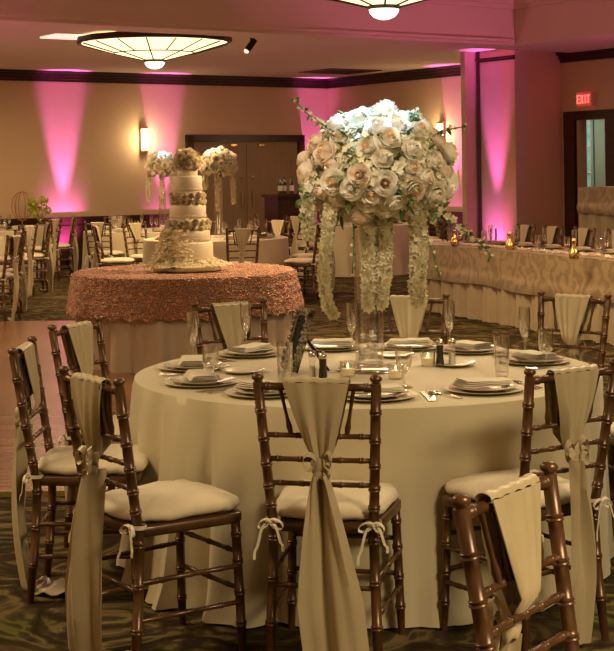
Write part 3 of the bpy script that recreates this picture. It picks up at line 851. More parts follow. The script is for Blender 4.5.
ME['fork'] = fork_mesh(); ME['knife'] = knife_mesh(); ME['spoon'] = spoon_mesh()
def put(key, name, x, y, z, rz, label, cat, group):
    o = link(name, ME[key], None, (x, y, z), rz); return tag(o, label, cat, group)

settings = [  # angle on the table (deg, 0 = right, 90 = far), words for the place
    (207, 'at the left edge of the front table'),
    (171, 'at the left, behind the outermost left plate'),
    (237, 'left of the centre front chair'),
    (133, 'at the far left of the front table'),
    (100, 'on the far side just left of the glass vase'),
    (72, 'on the far side just right of the glass vase'),
    (48, 'on the far right side of the front table'),
    (12, 'at the right edge of the front table'),
    (304, 'at the front right, between the two front chairs'),
    (270, 'right behind the centre front chair'),
]
for k, (deg, w) in enumerate(settings):
    a = R(deg); rp = .735; x, y = TX+rp*math.cos(a), TY+rp*math.sin(a); rz = a+PI/2     # local +y points to the table centre
    put('charger', 'charger_plate', x, y, CLT, 0, 'wide champagne charger plate '+w, 'charger plate', 'charger plates on the front table')
    put('plate', 'dinner_plate', x, y, CLT+.0065, 0, 'cream dinner plate '+w, 'plate', 'dinner plates on the front table')
    put('napkin', 'folded_napkin', x, y, CLT+.020, a+PI/2+(.2 if k % 2 else -.3), 'folded ivory napkin on the plate '+w, 'napkin', 'napkins on the front table')
    ux, uy = -math.sin(a), math.cos(a)
    ir = (rp-.01)
    def side(off, dr=0): return TX+(ir+dr)*math.cos(a)+ux*off, TY+(ir+dr)*math.sin(a)+uy*off
    for key, off, dr in (('knife', .185, 0), ('spoon', .212, 0), ('fork', -.183, 0)):
        fx, fy = side(off, dr); put(key, key, fx, fy, CLT, a+PI/2+(.12*rnd.uniform(-1, 1)), 'silver %s beside the plate %s' % (key, w), key, key+'s on the front table')
glasses = [('flute', 193, 364, 'tall champagne flute at the left, behind the outermost left plate'),
           ('goblet', 211, 386, 'stemmed glass at the left, nearest of the left glasses'),
           ('flute', 246, 352, 'champagne flute below the rosette cloth, before the sash of a far chair'),
           ('tumbler', 285, 385, 'clear glass left of the centre front chair, beside the salt shaker'),
           ('flute', 352, 352, 'champagne flute just left of the glass vase'),
           ('goblet', 404, 388, 'stemmed glass right of the glass vase near the votives'),
           ('flute', 450, 349, 'champagne flute right of the vase beside the pepper shaker'),
           ('tumbler', 502, 377, 'clear straight glass behind the front right plate'),
           ('flute', 525, 359, 'champagne flute at the right, before the far right chair'),
           ('goblet', 546, 367, 'stemmed glass at the right edge plate, rightmost glass on the table')]
for key, px, py, lab in glasses:
    p = on(px, py, CLT); nm = {'flute': 'champagne_flute', 'goblet': 'water_goblet', 'tumbler': 'tumbler'}[key]
    put(key, nm, p.x, p.y, CLT, 0, lab, 'glass', 'glasses on the front table')
# bread plates
for px, py, w in ((243, 373, 'left of the table number frame'), (395, 357, 'right of the vase beyond the votives'), (455, 366, 'behind the front right plate')):
    p = on(px, py, CLT); put('side', 'bread_plate', p.x, p.y, CLT, 0, 'small cream bread plate '+w, 'plate', 'bread plates on the front table')
# shakers
def shaker(px, py, pepper, label):
    p = on(px, py, CLT); t = thing('pepper_shaker' if pepper else 'salt_shaker', label, 'shaker', (p.x, p.y, CLT))
    mb = MB(); mb.lathe([(0, .001), (.017, .001), (.018, .01), (.014, .05), (.015, .085), (.015, .09)], 16); mb.build('body', 'darksteel' if pepper else 'glass', t)
    if not pepper: mb = MB(); mb.lathe([(0, .004), (.015, .004), (.0115, .05), (.0, .052)], 16); mb.build('salt', 'napkin', t)
    mb = MB(); mb.lathe([(.016, .088), (.017, .098), (.014, .108), (.006, .114), (0, .115)], 16); mb.build('cap', 'silver', t)
shaker(323, 381, True, 'dark pepper shaker behind the top of the centre front chair')
shaker(313, 379, False, 'clear salt shaker behind the top of the centre front chair')
shaker(440, 366, True, 'dark pepper shaker right of the vase')
shaker(452, 365, False, 'clear salt shaker right of the dark shaker, right of the vase')
def votive(px, py, label, lit=True):
    p = on(px, py, CLT); t = thing('votive_candle', label, 'candle', (p.x, p.y, CLT), 0, 'votive candles on the front table')
    mb = MB(); mb.lathe([(0, .001), (.027, .001), (.029, .005), (.033, .062), (.0315, .062), (.028, .008), (0, .007)], 20); mb.build('votive_glass', 'glass', t)
    mb = MB(); mb.lathe([(0, .009), (.024, .009), (.025, .034), (.0, .034)], 16); mb.build('candle', 'wax', t)
    mb = MB(); mb.lathe([(0, .034), (.004, .041), (.003, .048), (0, .056)], 8); mb.build('flame', 'flame', t)
votive(428, 366, 'lit votive candle in clear glass left of the pepper shaker right of the vase')
votive(396, 379, 'lit votive candle in clear glass at the right foot of the vase')
votive(348, 377, 'lit votive candle in clear glass at the left foot of the vase')

# table number frame on strut
p = on(296, 372, CLT)
t = thing('table_number_frame', 'ornate silver frame seen nearly edge on, leaning on a navy velvet strut', 'picture frame', (p.x, p.y, CLT), R(-72))
mb = MB(); Mr = Matrix.Rotation(R(-18), 3, 'X')
for (cx, cz, w, h) in ((-.07, .13, .03, .26), (.07, .13, .03, .26), (0, .015, .17, .03), (0, .245, .17, .03)):
    mb.box(Mr @ Vector((cx, -.03, cz)), (w, .02, h), Mr)
for i in range(30):
    a = i/30*2*PI; q = Mr @ Vector((.078*math.copysign(min(1, abs(math.cos(a))*1.3), math.cos(a)), -.042, .13+.12*math.copysign(min(1, abs(math.sin(a))*1.3), math.sin(a)))); mb.ball(q, .013, 8, 5)
mb.build('frame', 'ornate', t)
mb = MB(); mb.box(Mr @ Vector((0, -.022, .13)), (.12, .008, .22), Mr); mb.build('backing', 'velvet', t, smooth=False)
mb = MB()
mb.grid(lambda u, v: ((u-.5)*(.028+.018*v), .03+.11*v, .165-.163*v), 3, 4); mb.build('strut', 'velvet', t, smooth=False, thick=.006)

# ------------------------------------------------------------------ flowers
def rose_mesh(seed, outer='petal', inner='peach'):
    q = random.Random(seed); mb = MB()
    layers = [(3, .1, .19, .80, 1), (3, .2, .32, .80, 1), (4, .3, .46, .76, 0), (4, .5, .60, .68, 0), (5, .6, .76, .54, 0), (5, .8, .92, .34, 0), (5, .92, 1.06, .10, 0)]
    mb.cur = 1; mb.ball((0, 0, .52), .17, 8, 6, (.8, .8, 1.5))
    for li, (n, r0, r1, h, mi) in enumerate(layers):
        mb.cur = mi if li < 2 else 0
        ph = q.random()*6
        for k in range(n):
            a0 = ph+2*PI*k/n; w = 2*PI/n*.72; rj = 1+.09*q.uniform(-1, 1); hj = h+.08*q.uniform(-1, 1)
            def fn(u, v, a0=a0, w=w, r0=r0, r1=r1, rj=rj, hj=hj, li=li):
                x = (u-.5)*2; a = a0+x*w
                base = .10+.05*li
                open_ = math.sin(min(1, v*1.15)*PI/2)
                rr = (base+(r1-base)*open_)*rj*(1-.10*x*x*v)+.03*x
                z = -.35+(hj+.35)*v-(.10+.05*li)*x*x*v
                if li > 1 and v > .7: rr += .07*(v-.7)*3.3; z -= .06*(v-.7)*3.3
                return (rr*math.cos(a), rr*math.sin(a), z)
            mb.grid(fn, 4, 5)
    mb.cur = 0
    return mb.mesh('rose', [outer, inner], 'flower')
ROSES = [rose_mesh(1), rose_mesh(2, 'petal', 'petal2'), rose_mesh(3, 'petal2', 'peach'), rose_mesh(4, 'petal', 'petal')]
def blossom(mb, c, nrm, s, q, n=5, cup=.35):
    nrm = Vector(nrm).normalized(); u = nrm.orthogonal().normalized(); w = nrm.cross(u); o = q.random()*6
    for k in range(n):
        a = o+2*PI*k/n; d = u*math.cos(a)+w*math.sin(a); e = nrm.cross(d)
        p0 = c; p1 = c+d*s*.55+e*s*.36+nrm*s*cup*.5; p2 = c+d*s*1.0+nrm*s*cup*(1+.4*q.uniform(-1, 1)); p3 = c+d*s*.55-e*s*.36+nrm*s*cup*.5
        m = c+d*s*.55+nrm*s*cup*.25
        mb.add([p0, p1, p2, p3, m], [(0, 1, 4), (1, 2, 4), (2, 3, 4), (3, 0, 4)])
def leaf(mb, c, d, up, L, W):
    d = Vector(d).normalized(); s = d.cross(Vector(up)).normalized(); n = s.cross(d)
    pts = []
    for i in range(5):
        t = i/4; w = W*math.sin(PI*(t*.92+.04))
        cc = c+d*L*t-n*L*.22*t*t
        pts += [cc-s*w+n*w*.3, cc, cc+s*w+n*w*.3]
    fs = []
    for i in range(4):
        for j in range(2): a = i*3+j; fs.append((a, a+1, a+4, a+3))
    mb.add(pts, fs)
def place_rose(parent, p, nrm, s, q, name='rose', me=None):
    o = link(name, me or q.choice(ROSES), parent); z = Vector(nrm).normalized()
    o.rotation_mode = 'QUATERNION'; o.rotation_quaternion = z.to_track_quat('Z', 'Y'); o.location = p; o.scale = (s, s, s)
    return o
def strand(mb, pts, rad, q, dens, size):
    pts = [Vector(p) for p in pts]; n = len(pts)-1
    for _ in range(dens):
        t = q.random()*n; i = min(n-1, int(t)); p = pts[i].lerp(pts[i+1], t-i)
        a = q.random()*2*PI; f = t/n; rr = rad*(1-.35*f**3)*(.75+.35*q.random())
        d = Vector((math.cos(a), math.sin(a), q.uniform(-.3, .3)))
        blossom(mb, p+d*rr*.8, d+Vector((0, 0, -.2)), size*q.uniform(.7, 1.2), q, 5, .5)

def floral_ball(t, c, rx, rz_up, rz_dn, nroses, rs, q, filler, zmin=-.9):
    c = Vector(c); mb = MB()
    mb.grid(lambda u, v: (c.x+rx*.80*math.sin(PI*v)*math.cos(2*PI*u), c.y+rx*.80*math.sin(PI*v)*math.sin(2*PI*u), c.z+(rz_up if v < .5 else rz_dn)*.80*math.cos(PI*v)), 24, 14, True)
    mb.build('flower_foam', 'core', t)
    ga = PI*(3-math.sqrt(5)); sites = []
    for i in range(nroses):
        zz = 1-(i+.5)/nroses*(1-zmin); r = math.sqrt(max(0, 1-zz*zz)); a = ga*i+q.uniform(-.15, .15)
        d = Vector((r*math.cos(a), r*math.sin(a), zz)); k = 1+q.uniform(-.08, .09)
        p = c+Vector((d.x*rx, d.y*rx, d.z*(rz_up if zz > 0 else rz_dn)))*k*.98
        n = Vector((d.x/rx, d.y/rx, d.z/(rz_up if zz > 0 else rz_dn))).normalized()+Vector((q.uniform(-.25, .25), q.uniform(-.25, .25), q.uniform(-.2, .2)))
        place_rose(t, p, n, rs*q.uniform(.80, 1.15), q); sites.append(p)
    mb = MB()
    for i in range(filler):
        zz = q.uniform(zmin*1.0, 1); r = math.sqrt(max(0, 1-zz*zz)); a = q.random()*2*PI
        d = Vector((r*math.cos(a), r*math.sin(a), zz)); k = q.uniform(.88, 1.03)
        p = c+Vector((d.x*rx, d.y*rx, d.z*(rz_up if zz > 0 else rz_dn)))*k
        blossom(mb, p, d+Vector((q.uniform(-.5, .5), q.uniform(-.5, .5), q.uniform(-.5, .5))), rs*q.uniform(.26, .42), q, 5, .35)
    o = mb.build('filler_blossoms', 'stock', t, smooth='flower'); o['kind'] = 'stuff'
    mb = MB()
    for i in range(filler//16):
        zz = q.uniform(zmin, 1); r = math.sqrt(max(0, 1-zz*zz)); a = q.random()*2*PI
        d = Vector((r*math.cos(a), r*math.sin(a), zz)); p = c+Vector((d.x*rx, d.y*rx, d.z*(rz_up if zz > 0 else rz_dn)))*.93
        leaf(mb, p, d+Vector((q.uniform(-.7, .7), q.uniform(-.7, .7), q.uniform(-.9, .5))), (0, 0, 1) if abs(d.z) < .9 else (1, 0, 0), rs*q.uniform(1.0, 1.6), rs*.26)
    o = mb.build('leaves', 'leaf', t, smooth='flower'); o['kind'] = 'stuff'

q = random.Random(21)
VX, VY = on(371, 374, CLT).x, 5.98
cp = thing('floral_centrepiece', 'tall glass vase topped by a big ball of ivory roses with hanging garlands', 'centrepiece', (VX, VY, CLT))
def loc(px, py, Y): return at(px, py, Y)-Vector((VX, VY, CLT))
bc = loc(377, 180, VY)
floral_ball(cp, bc, .292, .285, .165, 99, .050, q, 2200, -.85)
mb = MB(); zt = bc.z-.1
mb.lathe([(0, .006), (.055, .006), (.064, .014), (.060, .03), (.058, .25), (.060, zt), (.056, zt), (.054, .25), (.055, .03), (0, .028)], 32); mb.build('vase', 'vase', cp)
mb = MB(); mb.lathe([(0, 0), (.13, 0), (.135, .006), (.13, .010), (0, .008)], 40); mb.build('mirror_tray', 'silver', cp)
mb = MB()
for i in range(26):
    a = q.random()*6.28; r_ = .036*math.sqrt(q.random()); mb.ball((r_*math.cos(a), r_*math.sin(a), .045+q.random()*.11), .0125, 10, 6)
o = mb.build('glass_beads', 'bead', cp)
# garlands: inside the vase column and two hanging
def garland(pts, rad, dens, size, name='hanging_garland'):
    mb = MB(); strand(mb, [loc(*p) for p in pts], rad, q, dens, size); mb.tube([loc(*p) for p in pts], rad*.55, 6)
    return mb.build(name, 'stock', cp, smooth='flower')
garland([(331, 205, 5.80), (326, 240, 5.78), (324, 275, 5.78), (327, 305, 5.78), (334, 316, 5.78)], .024, 420, .017)
garland([(418, 212, 5.85), (419, 250, 5.84), (417, 285, 5.84), (419, 304, 5.84)], .036, 520, .018)
garland([(368, 205, 5.90), (369, 250, 5.89), (368, 308, 5.89)], .030, 520, .018)
garland([(385, 205, 5.90), (385, 250, 5.89), (382, 306, 5.89)], .030, 520, .018)
garland([(309, 195, 5.86), (307, 215, 5.86), (308, 240, 5.86)], .022, 160, .019)
def spray(pts, nfl, sz, name='orchid_spray', lf=True, m='stock'):
    P = [loc(*p) for p in pts]; mb = MB(); mb.tube(P, [.0028]*len(P), 5)
    for i in range(nfl*2 if lf else 0):
        t = q.random()*(len(P)-1); k = min(len(P)-2, int(t)); c = P[k].lerp(P[k+1], t-k); leaf(mb, c, (q.uniform(-1, 1), q.uniform(-.6, .2), q.uniform(-1, .6)), (0, 1, .2), sz*1.4, sz*.3)
    st = mb.build('stem', 'leaf', cp, smooth='flower'); mb = MB()
    for i in range(nfl):
        t = (i+.6)/nfl*(len(P)-1); k = min(len(P)-2, int(t)); c = P[k].lerp(P[k+1], t-k)+Vector((q.uniform(-.01, .01), q.uniform(-.01, .01), q.uniform(-.01, .01)))
        blossom(mb, c, (q.uniform(-.5, .5), -1, q.uniform(-.4, .6)), sz*(1.1-.7*t/(len(P)-1)), q, 5, .4)
    mb.build(name, m, st, smooth='flower')
spray([(330, 130, 5.9), (318, 121, 5.9), (305, 112, 5.88), (293, 98, 5.85)], 8, .018)
spray([(425, 145, 5.9), (438, 133, 5.9), (452, 129, 5.9), (466, 126, 5.9)], 7, .018)
spray([(430, 205, 5.9), (448, 219, 5.88), (466, 232, 5.86), (482, 245, 5.84), (492, 257, 5.84)], 12, .022)
spray([(318, 195, 5.9), (305, 190, 5.85), (300, 205, 5.84), (308, 228, 5.84)], 9, .026)
spray([(352, 210, 5.85), (354, 235, 5.84), (353, 262, 5.84), (352, 278, 5.84)], 6, .012)
spray([(432, 175, 5.85), (440, 190, 5.82), (442, 208, 5.80), (432, 222, 5.8)], 12, .026)
spray([(408, 130, 5.9), (414, 118, 5.88), (418, 110, 5.86)], 6, .022)
spray([(425, 235, 5.85), (433, 250, 5.84), (436, 268, 5.84), (440, 277, 5.84)], 4, .010)

# ------------------------------------------------------------------ cake table and cake
CX, CY = -1.03, 12.2
cx = (181.5+1.4-307)*CY/F
ct = thing('cake_table', 'round cake table with rose coloured rosette overlay above a pale pink skirt', 'table', (cx, CY, 0))
link('underskirt', cloth_mesh(.885, .752, 31, 17, .05, .015, mats='skirt', name='underskirt'), ct)
def rosette_overlay():
    mb = MB(); N = 420; r = .925; h = .765; drop = .315
    pts = []
    rq = random.Random(9)
    cell = .062; nu = int(2*PI*r/cell); nvv = int(drop/cell)+2
    C = {}
    for i in range(nu):
        for j in range(-1, nvv+1): C[i, j] = (i+.5+.5*(j % 2)+rq.uniform(-.25, .25), j+.5+rq.uniform(-.25, .25), rq.random()*6)
    def disp(a, s):
        u = a/(2*PI)*nu; v = s/cell; iu, iv = int(u), int(v); best = 9; bp = 0
        for di in (-1, 0, 1, 2):
            for dj in (-1, 0, 1):
                k = ((iu+di-1) % nu, iv+dj)
                if k not in C: continue
                x, y, p = C[k]; dx = (u-x+nu/2) % nu-nu/2; dy = v-y; d = math.hypot(dx, dy)
                if d < best: best = d; bp = p+math.atan2(dy, dx)
        d = min(best, .8)
        return .013*(1-d*d*1.4)+.006*math.sin(d*17+bp)
    def fn(u, v):
        a = 2*PI*u; s = v*drop; wave = .018*math.sin(9*a)+.012*math.sin(17*a+1)
        rr = r+.004+.05*v+wave*v+disp(a, s)
        z = h-s+ (.010*math.sin(40*a) if v > .95 else 0)
        return (rr*math.cos(a), rr*math.sin(a), z)
    mb.grid(fn, N, 36, True)
    def top(u, v):
        a = 2*PI*u; rr = (r+.004)*v
        k = disp(a, (1-v)*r) if v > .55 else .006*math.sin(rr*70+3*math.sin(5*a))
        return (rr*math.cos(a), rr*math.sin(a), h+.004*(v < .99)+max(0, k)*.8*(1 if v < .99 else 0))
    mb.grid(top, N, 34, True)
    return mb.mesh('rosette_overlay', 'rosette', True)
link('rosette_overlay', rosette_overlay(), ct)

ckx = (186+1.4-307)*12.1/F
cz = .782
ck = thing('wedding_cake', 'tall tiered ivory wedding cake with bands and top of sugar flowers', 'cake', (ckx, 12.1, cz))
s = 12.1/F
def tier(r, z0, z1, name='cake_tier', m='cake'):
    mb = MB(); mb.lathe([(0, z0), (r-.004, z0), (r, z0+.006), (r, z1-.012), (r-.006, z1-.003), (r-.014, z1), (0, z1)], 48); return mb.build(name, m, ck)
mb = MB(); mb.lathe([(0, 0), (.27, 0), (.275, .006), (.275, .02), (.27, .026), (0, .026)], 48); mb.build('cake_board', 'cakecream', ck)
tier(.205, .026, .235); tier(.182, .235, .33); tier(.150, .43, .545); tier(.122, .655, .785)
tier(.160, .33, .43, 'flower_tier', 'sugar'); tier(.132, .545, .655, 'flower_tier', 'sugar'); tier(.085, .785, .83, 'cake_tier')
for r_, z_ in ((.207, .04), (.184, .25), (.152, .44), (.124, .665)):
    mb = MB(); mb.lathe([(r_, z_), (r_+.003, z_+.002), (r_+.003, z_+.018), (r_, z_+.02)], 48); mb.build('cake_ribbon', 'cakecream', ck)
SR = [rose_mesh(11, 'sugar', 'sugar'), rose_mesh(12, 'cake', 'sugar')]
n_r = 0
for (r_, z_, n_) in ((.165, .355, 16), (.165, .40, 15), (.138, .570, 14), (.135, .62, 13)):
    for i in range(n_):
        a = 2*PI*(i+.5*(n_r % 2))/n_+q.uniform(-.08, .08); d = Vector((math.cos(a), math.sin(a), 0))
        place_rose(ck, d*r_+Vector((0, 0, z_+q.uniform(-.008, .008))), d, .026*q.uniform(.85, 1.2), q, 'sugar_flower', SR[q.random() > .6])
    n_r += 1
for i in range(30):
    zz = 1-(i+.5)/30*1.5; r = math.sqrt(max(0, 1-zz*zz)); a = i*2.4; d = Vector((r*math.cos(a), r*math.sin(a), zz))
    place_rose(ck, Vector((0, 0, .90))+d*.098, d, .034*q.uniform(.9, 1.2), q, 'sugar_flower', SR[q.random() > .5])
mb = MB(); mb.ball((0, 0, .89), .09, 16, 10); mb.build('flower_mound', 'sugar', ck)
mb = MB()                                              # petals heaped round the foot and climbing the left side
for i in range(1500):
    a = q.random()*2*PI; k = q.random()
    rr = .20+.17*k**1.5; z = .03+.07*(1-k)*q.random()
    if q.random() < .42:
        a = R(195)+q.gauss(0, .65); h_ = q.random()**1.3; z = h_*.33; rr = .19+.13*(1-h_)*q.random()+.02
    blossom(mb, Vector((rr*math.cos(a), rr*math.sin(a), z+.01)), (math.cos(a)*.6, math.sin(a)*.6, .6+q.random()), .024*q.uniform(.7, 1.3), q, 4, .4)
o = mb.build('scattered_petals', 'sugar', ck, smooth='flower'); o['kind'] = 'stuff'

# ------------------------------------------------------------------ background tables, chairs
SIDES = {0: 'right', 45: 'far right', 90: 'far', 135: 'far left', 180: 'left', 225: 'near left', 270: 'near', 315: 'near right'}
def far_table(x, y, words, degs, glass=True, skipw=()):
    nm = 'round guest table in cream cloth '+words
    t = round_table(x, y, nm, far_cloth, 'round guest tables in the room')
    for dg in degs:
        a = R(dg); R_ = 1.26
        px_, py_ = x+R_*math.cos(a), y+R_*math.sin(a)
        th = math.degrees(math.atan2(-(math.cos(a)), -(math.sin(a))))
        near = min(SIDES, key=lambda k: abs((dg-k+180) % 360-180))
        chair(px_, py_, th+rnd.uniform(-8, 8), 'sashed chair on the %s side of the guest table %s' % (SIDES[near], words), rnd.choice('bcd'), 'chairs at the guest tables')
    for i in range(8):
        a = R(22+45*i); 
        for j, (rr, da, key, nm2, lab, cat) in enumerate(((.70, 0, 'plate', 'dinner_plate', 'cream dinner plate on the table ', 'plate'), (.50, .22, 'goblet', 'water_goblet', 'small clear stemmed glass on the table ', 'glass'), (.53, -.14, 'flute', 'champagne_flute', 'small clear flute on the table ', 'glass'))):
            put(key, nm2, x+rr*math.cos(a+da), y+rr*math.sin(a+da), CLT, 0, lab+words, cat, '%ss on the table %s' % (key, words))
        o = put('napkin', 'folded_napkin', x+.70*math.cos(a), y+.70*math.sin(a), CLT+.013, a+PI/2, 'folded ivory napkin on the table '+words, 'napkin', 'napkins on the table '+words); o.scale = (1, 1, 1.6)
def small_centrepiece(x, y, words, s=1.0, lilt=1):
    t = thing('floral_centrepiece', words, 'centrepiece', (x, y, CLT))
    q = random.Random(int(x*100)); zc = .93*s
    floral_ball(t, (0, 0, zc), .235, .20, .15, 46, .050, q, 500, -.8)
    mb = MB(); mb.lathe([(0, .002), (.055, .002), (.06, .01), (.052, .03), (.05, zc-.1), (.046, zc-.1), (.047, .03), (0, .03)], 20); mb.build('vase', 'vase', t)
    for (dx, L_) in ((.19*lilt, .42), (-.15*lilt, .22), (0, .5)):
        mb = MB(); pts = [Vector((dx, -.06, zc-.08)), Vector((dx*1.05, -.07, zc-.08-L_*.5)), Vector((dx*1.03, -.07, zc-.08-L_))]
        strand(mb, pts, .028, q, 130, .022); mb.tube(pts, .014, 5); mb.build('hanging_garland', 'stock', t, smooth='flower')
    return t
def bx_(px, Y): return (px+1-307)*Y/F
RX, RY = bx_(214, 18.4), 18.4
far_table(RX, RY, 'right of the cake', (-74, -28, 18, 60, 100, 140, 180))
T2x, T2y = bx_(150, 22.0), 21.3
far_table(T2x, T2y, 'left of the cake', (250, 304, 115, 70))
far_table(bx_(-112, 16.2), 16.2, 'cut by the left edge', (-14, 32))
far_table(bx_(-66, 19.6), 19.5, 'second in the left row', (-24, 14))
far_table(bx_(-26, 22.4), 22.3, 'farthest in the left row', (-28, 8))
t = thing('side_table', 'small round cream covered table holding yellow green flowers by the back wall', 'table', (bx_(33, 24.0), 24.0, 0))
link('tablecloth', cloth_mesh(.38, HT, 8, 9, .02, .02), t)
T6x, T6y = bx_(352, 22.6), 22.6
far_table(T6x, T6y, 'beyond the big flower ball', (-20, 25, 70, 115, 180, 235))
small_centrepiece(bx_(216, 18.3), 18.5, 'smaller white floral ball on a tall vase, right of the cake top', 1.0)
small_centrepiece(bx_(161, 21.3), 21.3, 'smaller white floral ball on a tall vase, left of the cake top', 1.0, -1)
p6 = thing('floral_centrepiece', 'low white flower cluster seen under the flower ball on the corner table', 'centrepiece', (bx_(339, 22.4), 22.4, CLT))
q = random.Random(77); mb = MB()
for i in range(260):
    d = Vector((q.gauss(0, 1), q.gauss(0, 1), abs(q.gauss(0, 1)))).normalized(); blossom(mb, Vector((0, 0, .05))+d*.12, d, .035, q)
mb.ball((0, 0, .10), .09); mb.build('blossoms', 'petal', p6, smooth='flower')
# yellow green arrangement and gold wire stand at far left
pY = thing('yellow_flower_arrangement', 'small bunch of yellow green flowers on the farthest left table', 'flowers', (bx_(40, 24.0), 23.9, CLT))
mb = MB(); mb.lathe([(0, 0), (.05, 0), (.06, .1), (.05, .16), (0, .15)], 14); mb.build('vase', 'glass', pY)
mb = MB()
for i in range(11):
    c = Vector((q.uniform(-.17, .17), q.uniform(-.1, .1), .19+q.uniform(-.04, .24)))
    for j in range(12):
        d = Vector((q.gauss(0, 1), q.gauss(0, 1), q.gauss(0, 1))).normalized(); blossom(mb, c+d*.045, d, .04, q)
    mb.tube([(0, 0, .05), c], .006, 4)
mb.build('blossoms', 'yellow', pY, smooth='flower')
pW = thing('wire_stand', 'thin gold wire globe stand left of the yellow green flowers', 'wire stand', (bx_(20, 24.0), 24.05, CLT))
mb = MB()
for k in range(3):
    a = k*PI/3; mb.tube([(.17*math.cos(t)*math.cos(a), .17*math.cos(t)*math.sin(a), .32+.24*math.sin(t)) for t in [i*PI/12 for i in range(25)]], .006, 5)
mb.tube([(0, 0, 0), (0, 0, .08)], .012, 6); mb.lathe([(0, 0), (.07, 0), (.07, .01), (0, .012)], 16); mb.build('wire_cage', 'brass', pW)

# dark service stand with bottles by the double door
ps = at(284, 215, 24.2)
pd = thing('service_stand', 'dark wooden service stand before the double door holding bottles', 'stand', (ps.x, 24.2, 0), A)
mb = MB(); mb.box((0, 0, .60), (.50, .42, 1.16)); mb.build('body', 'trim', pd, smooth=False)
mb = MB(); mb.box((0, -.01, 1.20), (.58, .50, .05)); mb.build('top', 'trim', pd, smooth=False)
mb = MB(); mb.box((0, -.215, .62), (.40, .012, .95)); mb.build('door', 'trim', pd, smooth=False)
for i, (dx, dy, lab) in enumerate(((-.12, -.08, 'dark bottle with pale label at the left of the service stand top'), (.0, -.02, 'dark bottle in the middle of the service stand top'), (.10, -.09, 'dark bottle at the right of the service stand top'))):
    c = Vector((ps.x, 24.2, 1.225))+Vector((dx*math.cos(A)-dy*math.sin(A), dx*math.sin(A)+dy*math.cos(A), 0))
    t = thing('wine_bottle', lab, 'bottle', c, 0, 'bottles on the service stand')
    mb = MB(); mb.lathe([(0, 0), (.037, 0), (.038, .01), (.038, .18), (.015, .23), (.014, .29), (0, .29)], 16); mb.build('glass_body', 'bottle', t)
    mb = MB(); mb.lathe([(.0388, .05), (.0388, .14)], 16); mb.build('label', 'labelp', t)

# ------------------------------------------------------------------ head tables
HD = Vector((.375, -.927, 0)).normalized(); HN = Vector((HD.y*-1, HD.x, 0))      # HN points away from the viewer's side
HA = Vector((1.30, 16.4, 0)); HL = 5.2; HW = .74
def linen_table(name, label, O, L, W, h, zbase, overlay_drop, seed):
    t = thing(name, label, 'table', (O.x, O.y, zbase), math.atan2(HD.y, HD.x))
    q = random.Random(seed); ph = [q.random()*6 for _ in range(5)]
    # local: x along, y = away
    def path(s, out):          # perimeter, rounded corners
        per = 2*(L+W); s = (s % 1)*per
        if s < L: return (s, -out, 0, -1)
        s -= L
        if s < W: return (L+out, s, 1, 0)
        s -= W
        if s < L: return (L-s, W+out, 0, 1)
        s -= L
        return (-out, W-s, -1, 0)
    per = 2*(L+W)
    mb = MB()
    def sk(u, v):
        x, y, nx, ny = path(u, 0); s = u*per
        k = (.030*math.sin(s*21+ph[0]+1.5*math.sin(s*2))+.018*math.sin(s*47+ph[1]))*(.35+.65*v)+.01*v
        return (x+nx*k, y+ny*k, (h-.03)*(1-v)+.008)
    mb.grid(sk, int(per*60), 10, True); mb.build('table_skirt', 'headskirt', t)
    mb = MB()
    def ov(u, v):
        x, y, nx, ny = path(u, 0); s = u*per
        dr = overlay_drop*(1+.035*math.sin(s*2.1+ph[2])+.02*math.sin(s*5+ph[3]))
        k = .03+.005*math.sin(s*6+ph[4]+3*v)*v+.012*v
        if v > .62: k += .014*math.sin((v-.62)/.38*PI)*(1+.3*math.sin(s*31))
        return (x+nx*k, y+ny*k, h-dr*v)
    mb.grid(ov, int(per*30), 16, True)
    top = [(-.03, -.03), (L+.03, -.03), (L+.03, W+.03), (-.03, W+.03)]
    mb.grid(lambda u, v: (-.03+u*(L+.06), -.03+v*(W+.06), h+.002+.0015*math.sin(u*60)), 60, 6)
    mb.build('overlay', 'damask', t)
    return t
linen_table('head_table', 'long head table in champagne damask with a gathered cream skirt', HA, HL, HW, .76, 0, .39, 3)
for i, (s_, w) in enumerate(((-.42, 'leftmost'), (.21, 'second from the left'), (.80, 'third from the left'), (1.44, 'fourth from the left'), (2.08, 'at the right, mostly cut off'))):
    if i == 0: continue
    c = HA+HD*(s_-.14)+HN*1.04
    th = math.degrees(math.atan2(-HN.x, -HN.y))
    chair(c.x, c.y, th, 'sashed chair behind the long head table, %s' % (w if i != 1 else 'leftmost, nearest the pink lit panel'), 'b', 'chairs behind the head table')
# raised table
riser = HA+HD*.0+HN*1.85
t = thing('stage_riser', 'low skirted platform under the raised table at the right', 'platform', (riser.x, riser.y, 0), math.atan2(HD.y, HD.x))
mb = MB(); mb.box((2.2, .9, .59), (4.6, 2.2, .02)); mb.build('deck', 'trim', t, smooth=False)
mb = MB(); mb.box((2.2, .9, .29), (4.5, 2.1, .575)); mb.build('riser_skirt', 'black', t, smooth=False)
ro = HA+HD*.17+HN*1.98
linen_table('sweetheart_table', 'raised table in champagne damask on the platform at the right edge', ro, 3.6, .75, .765, .60, .30, 8)
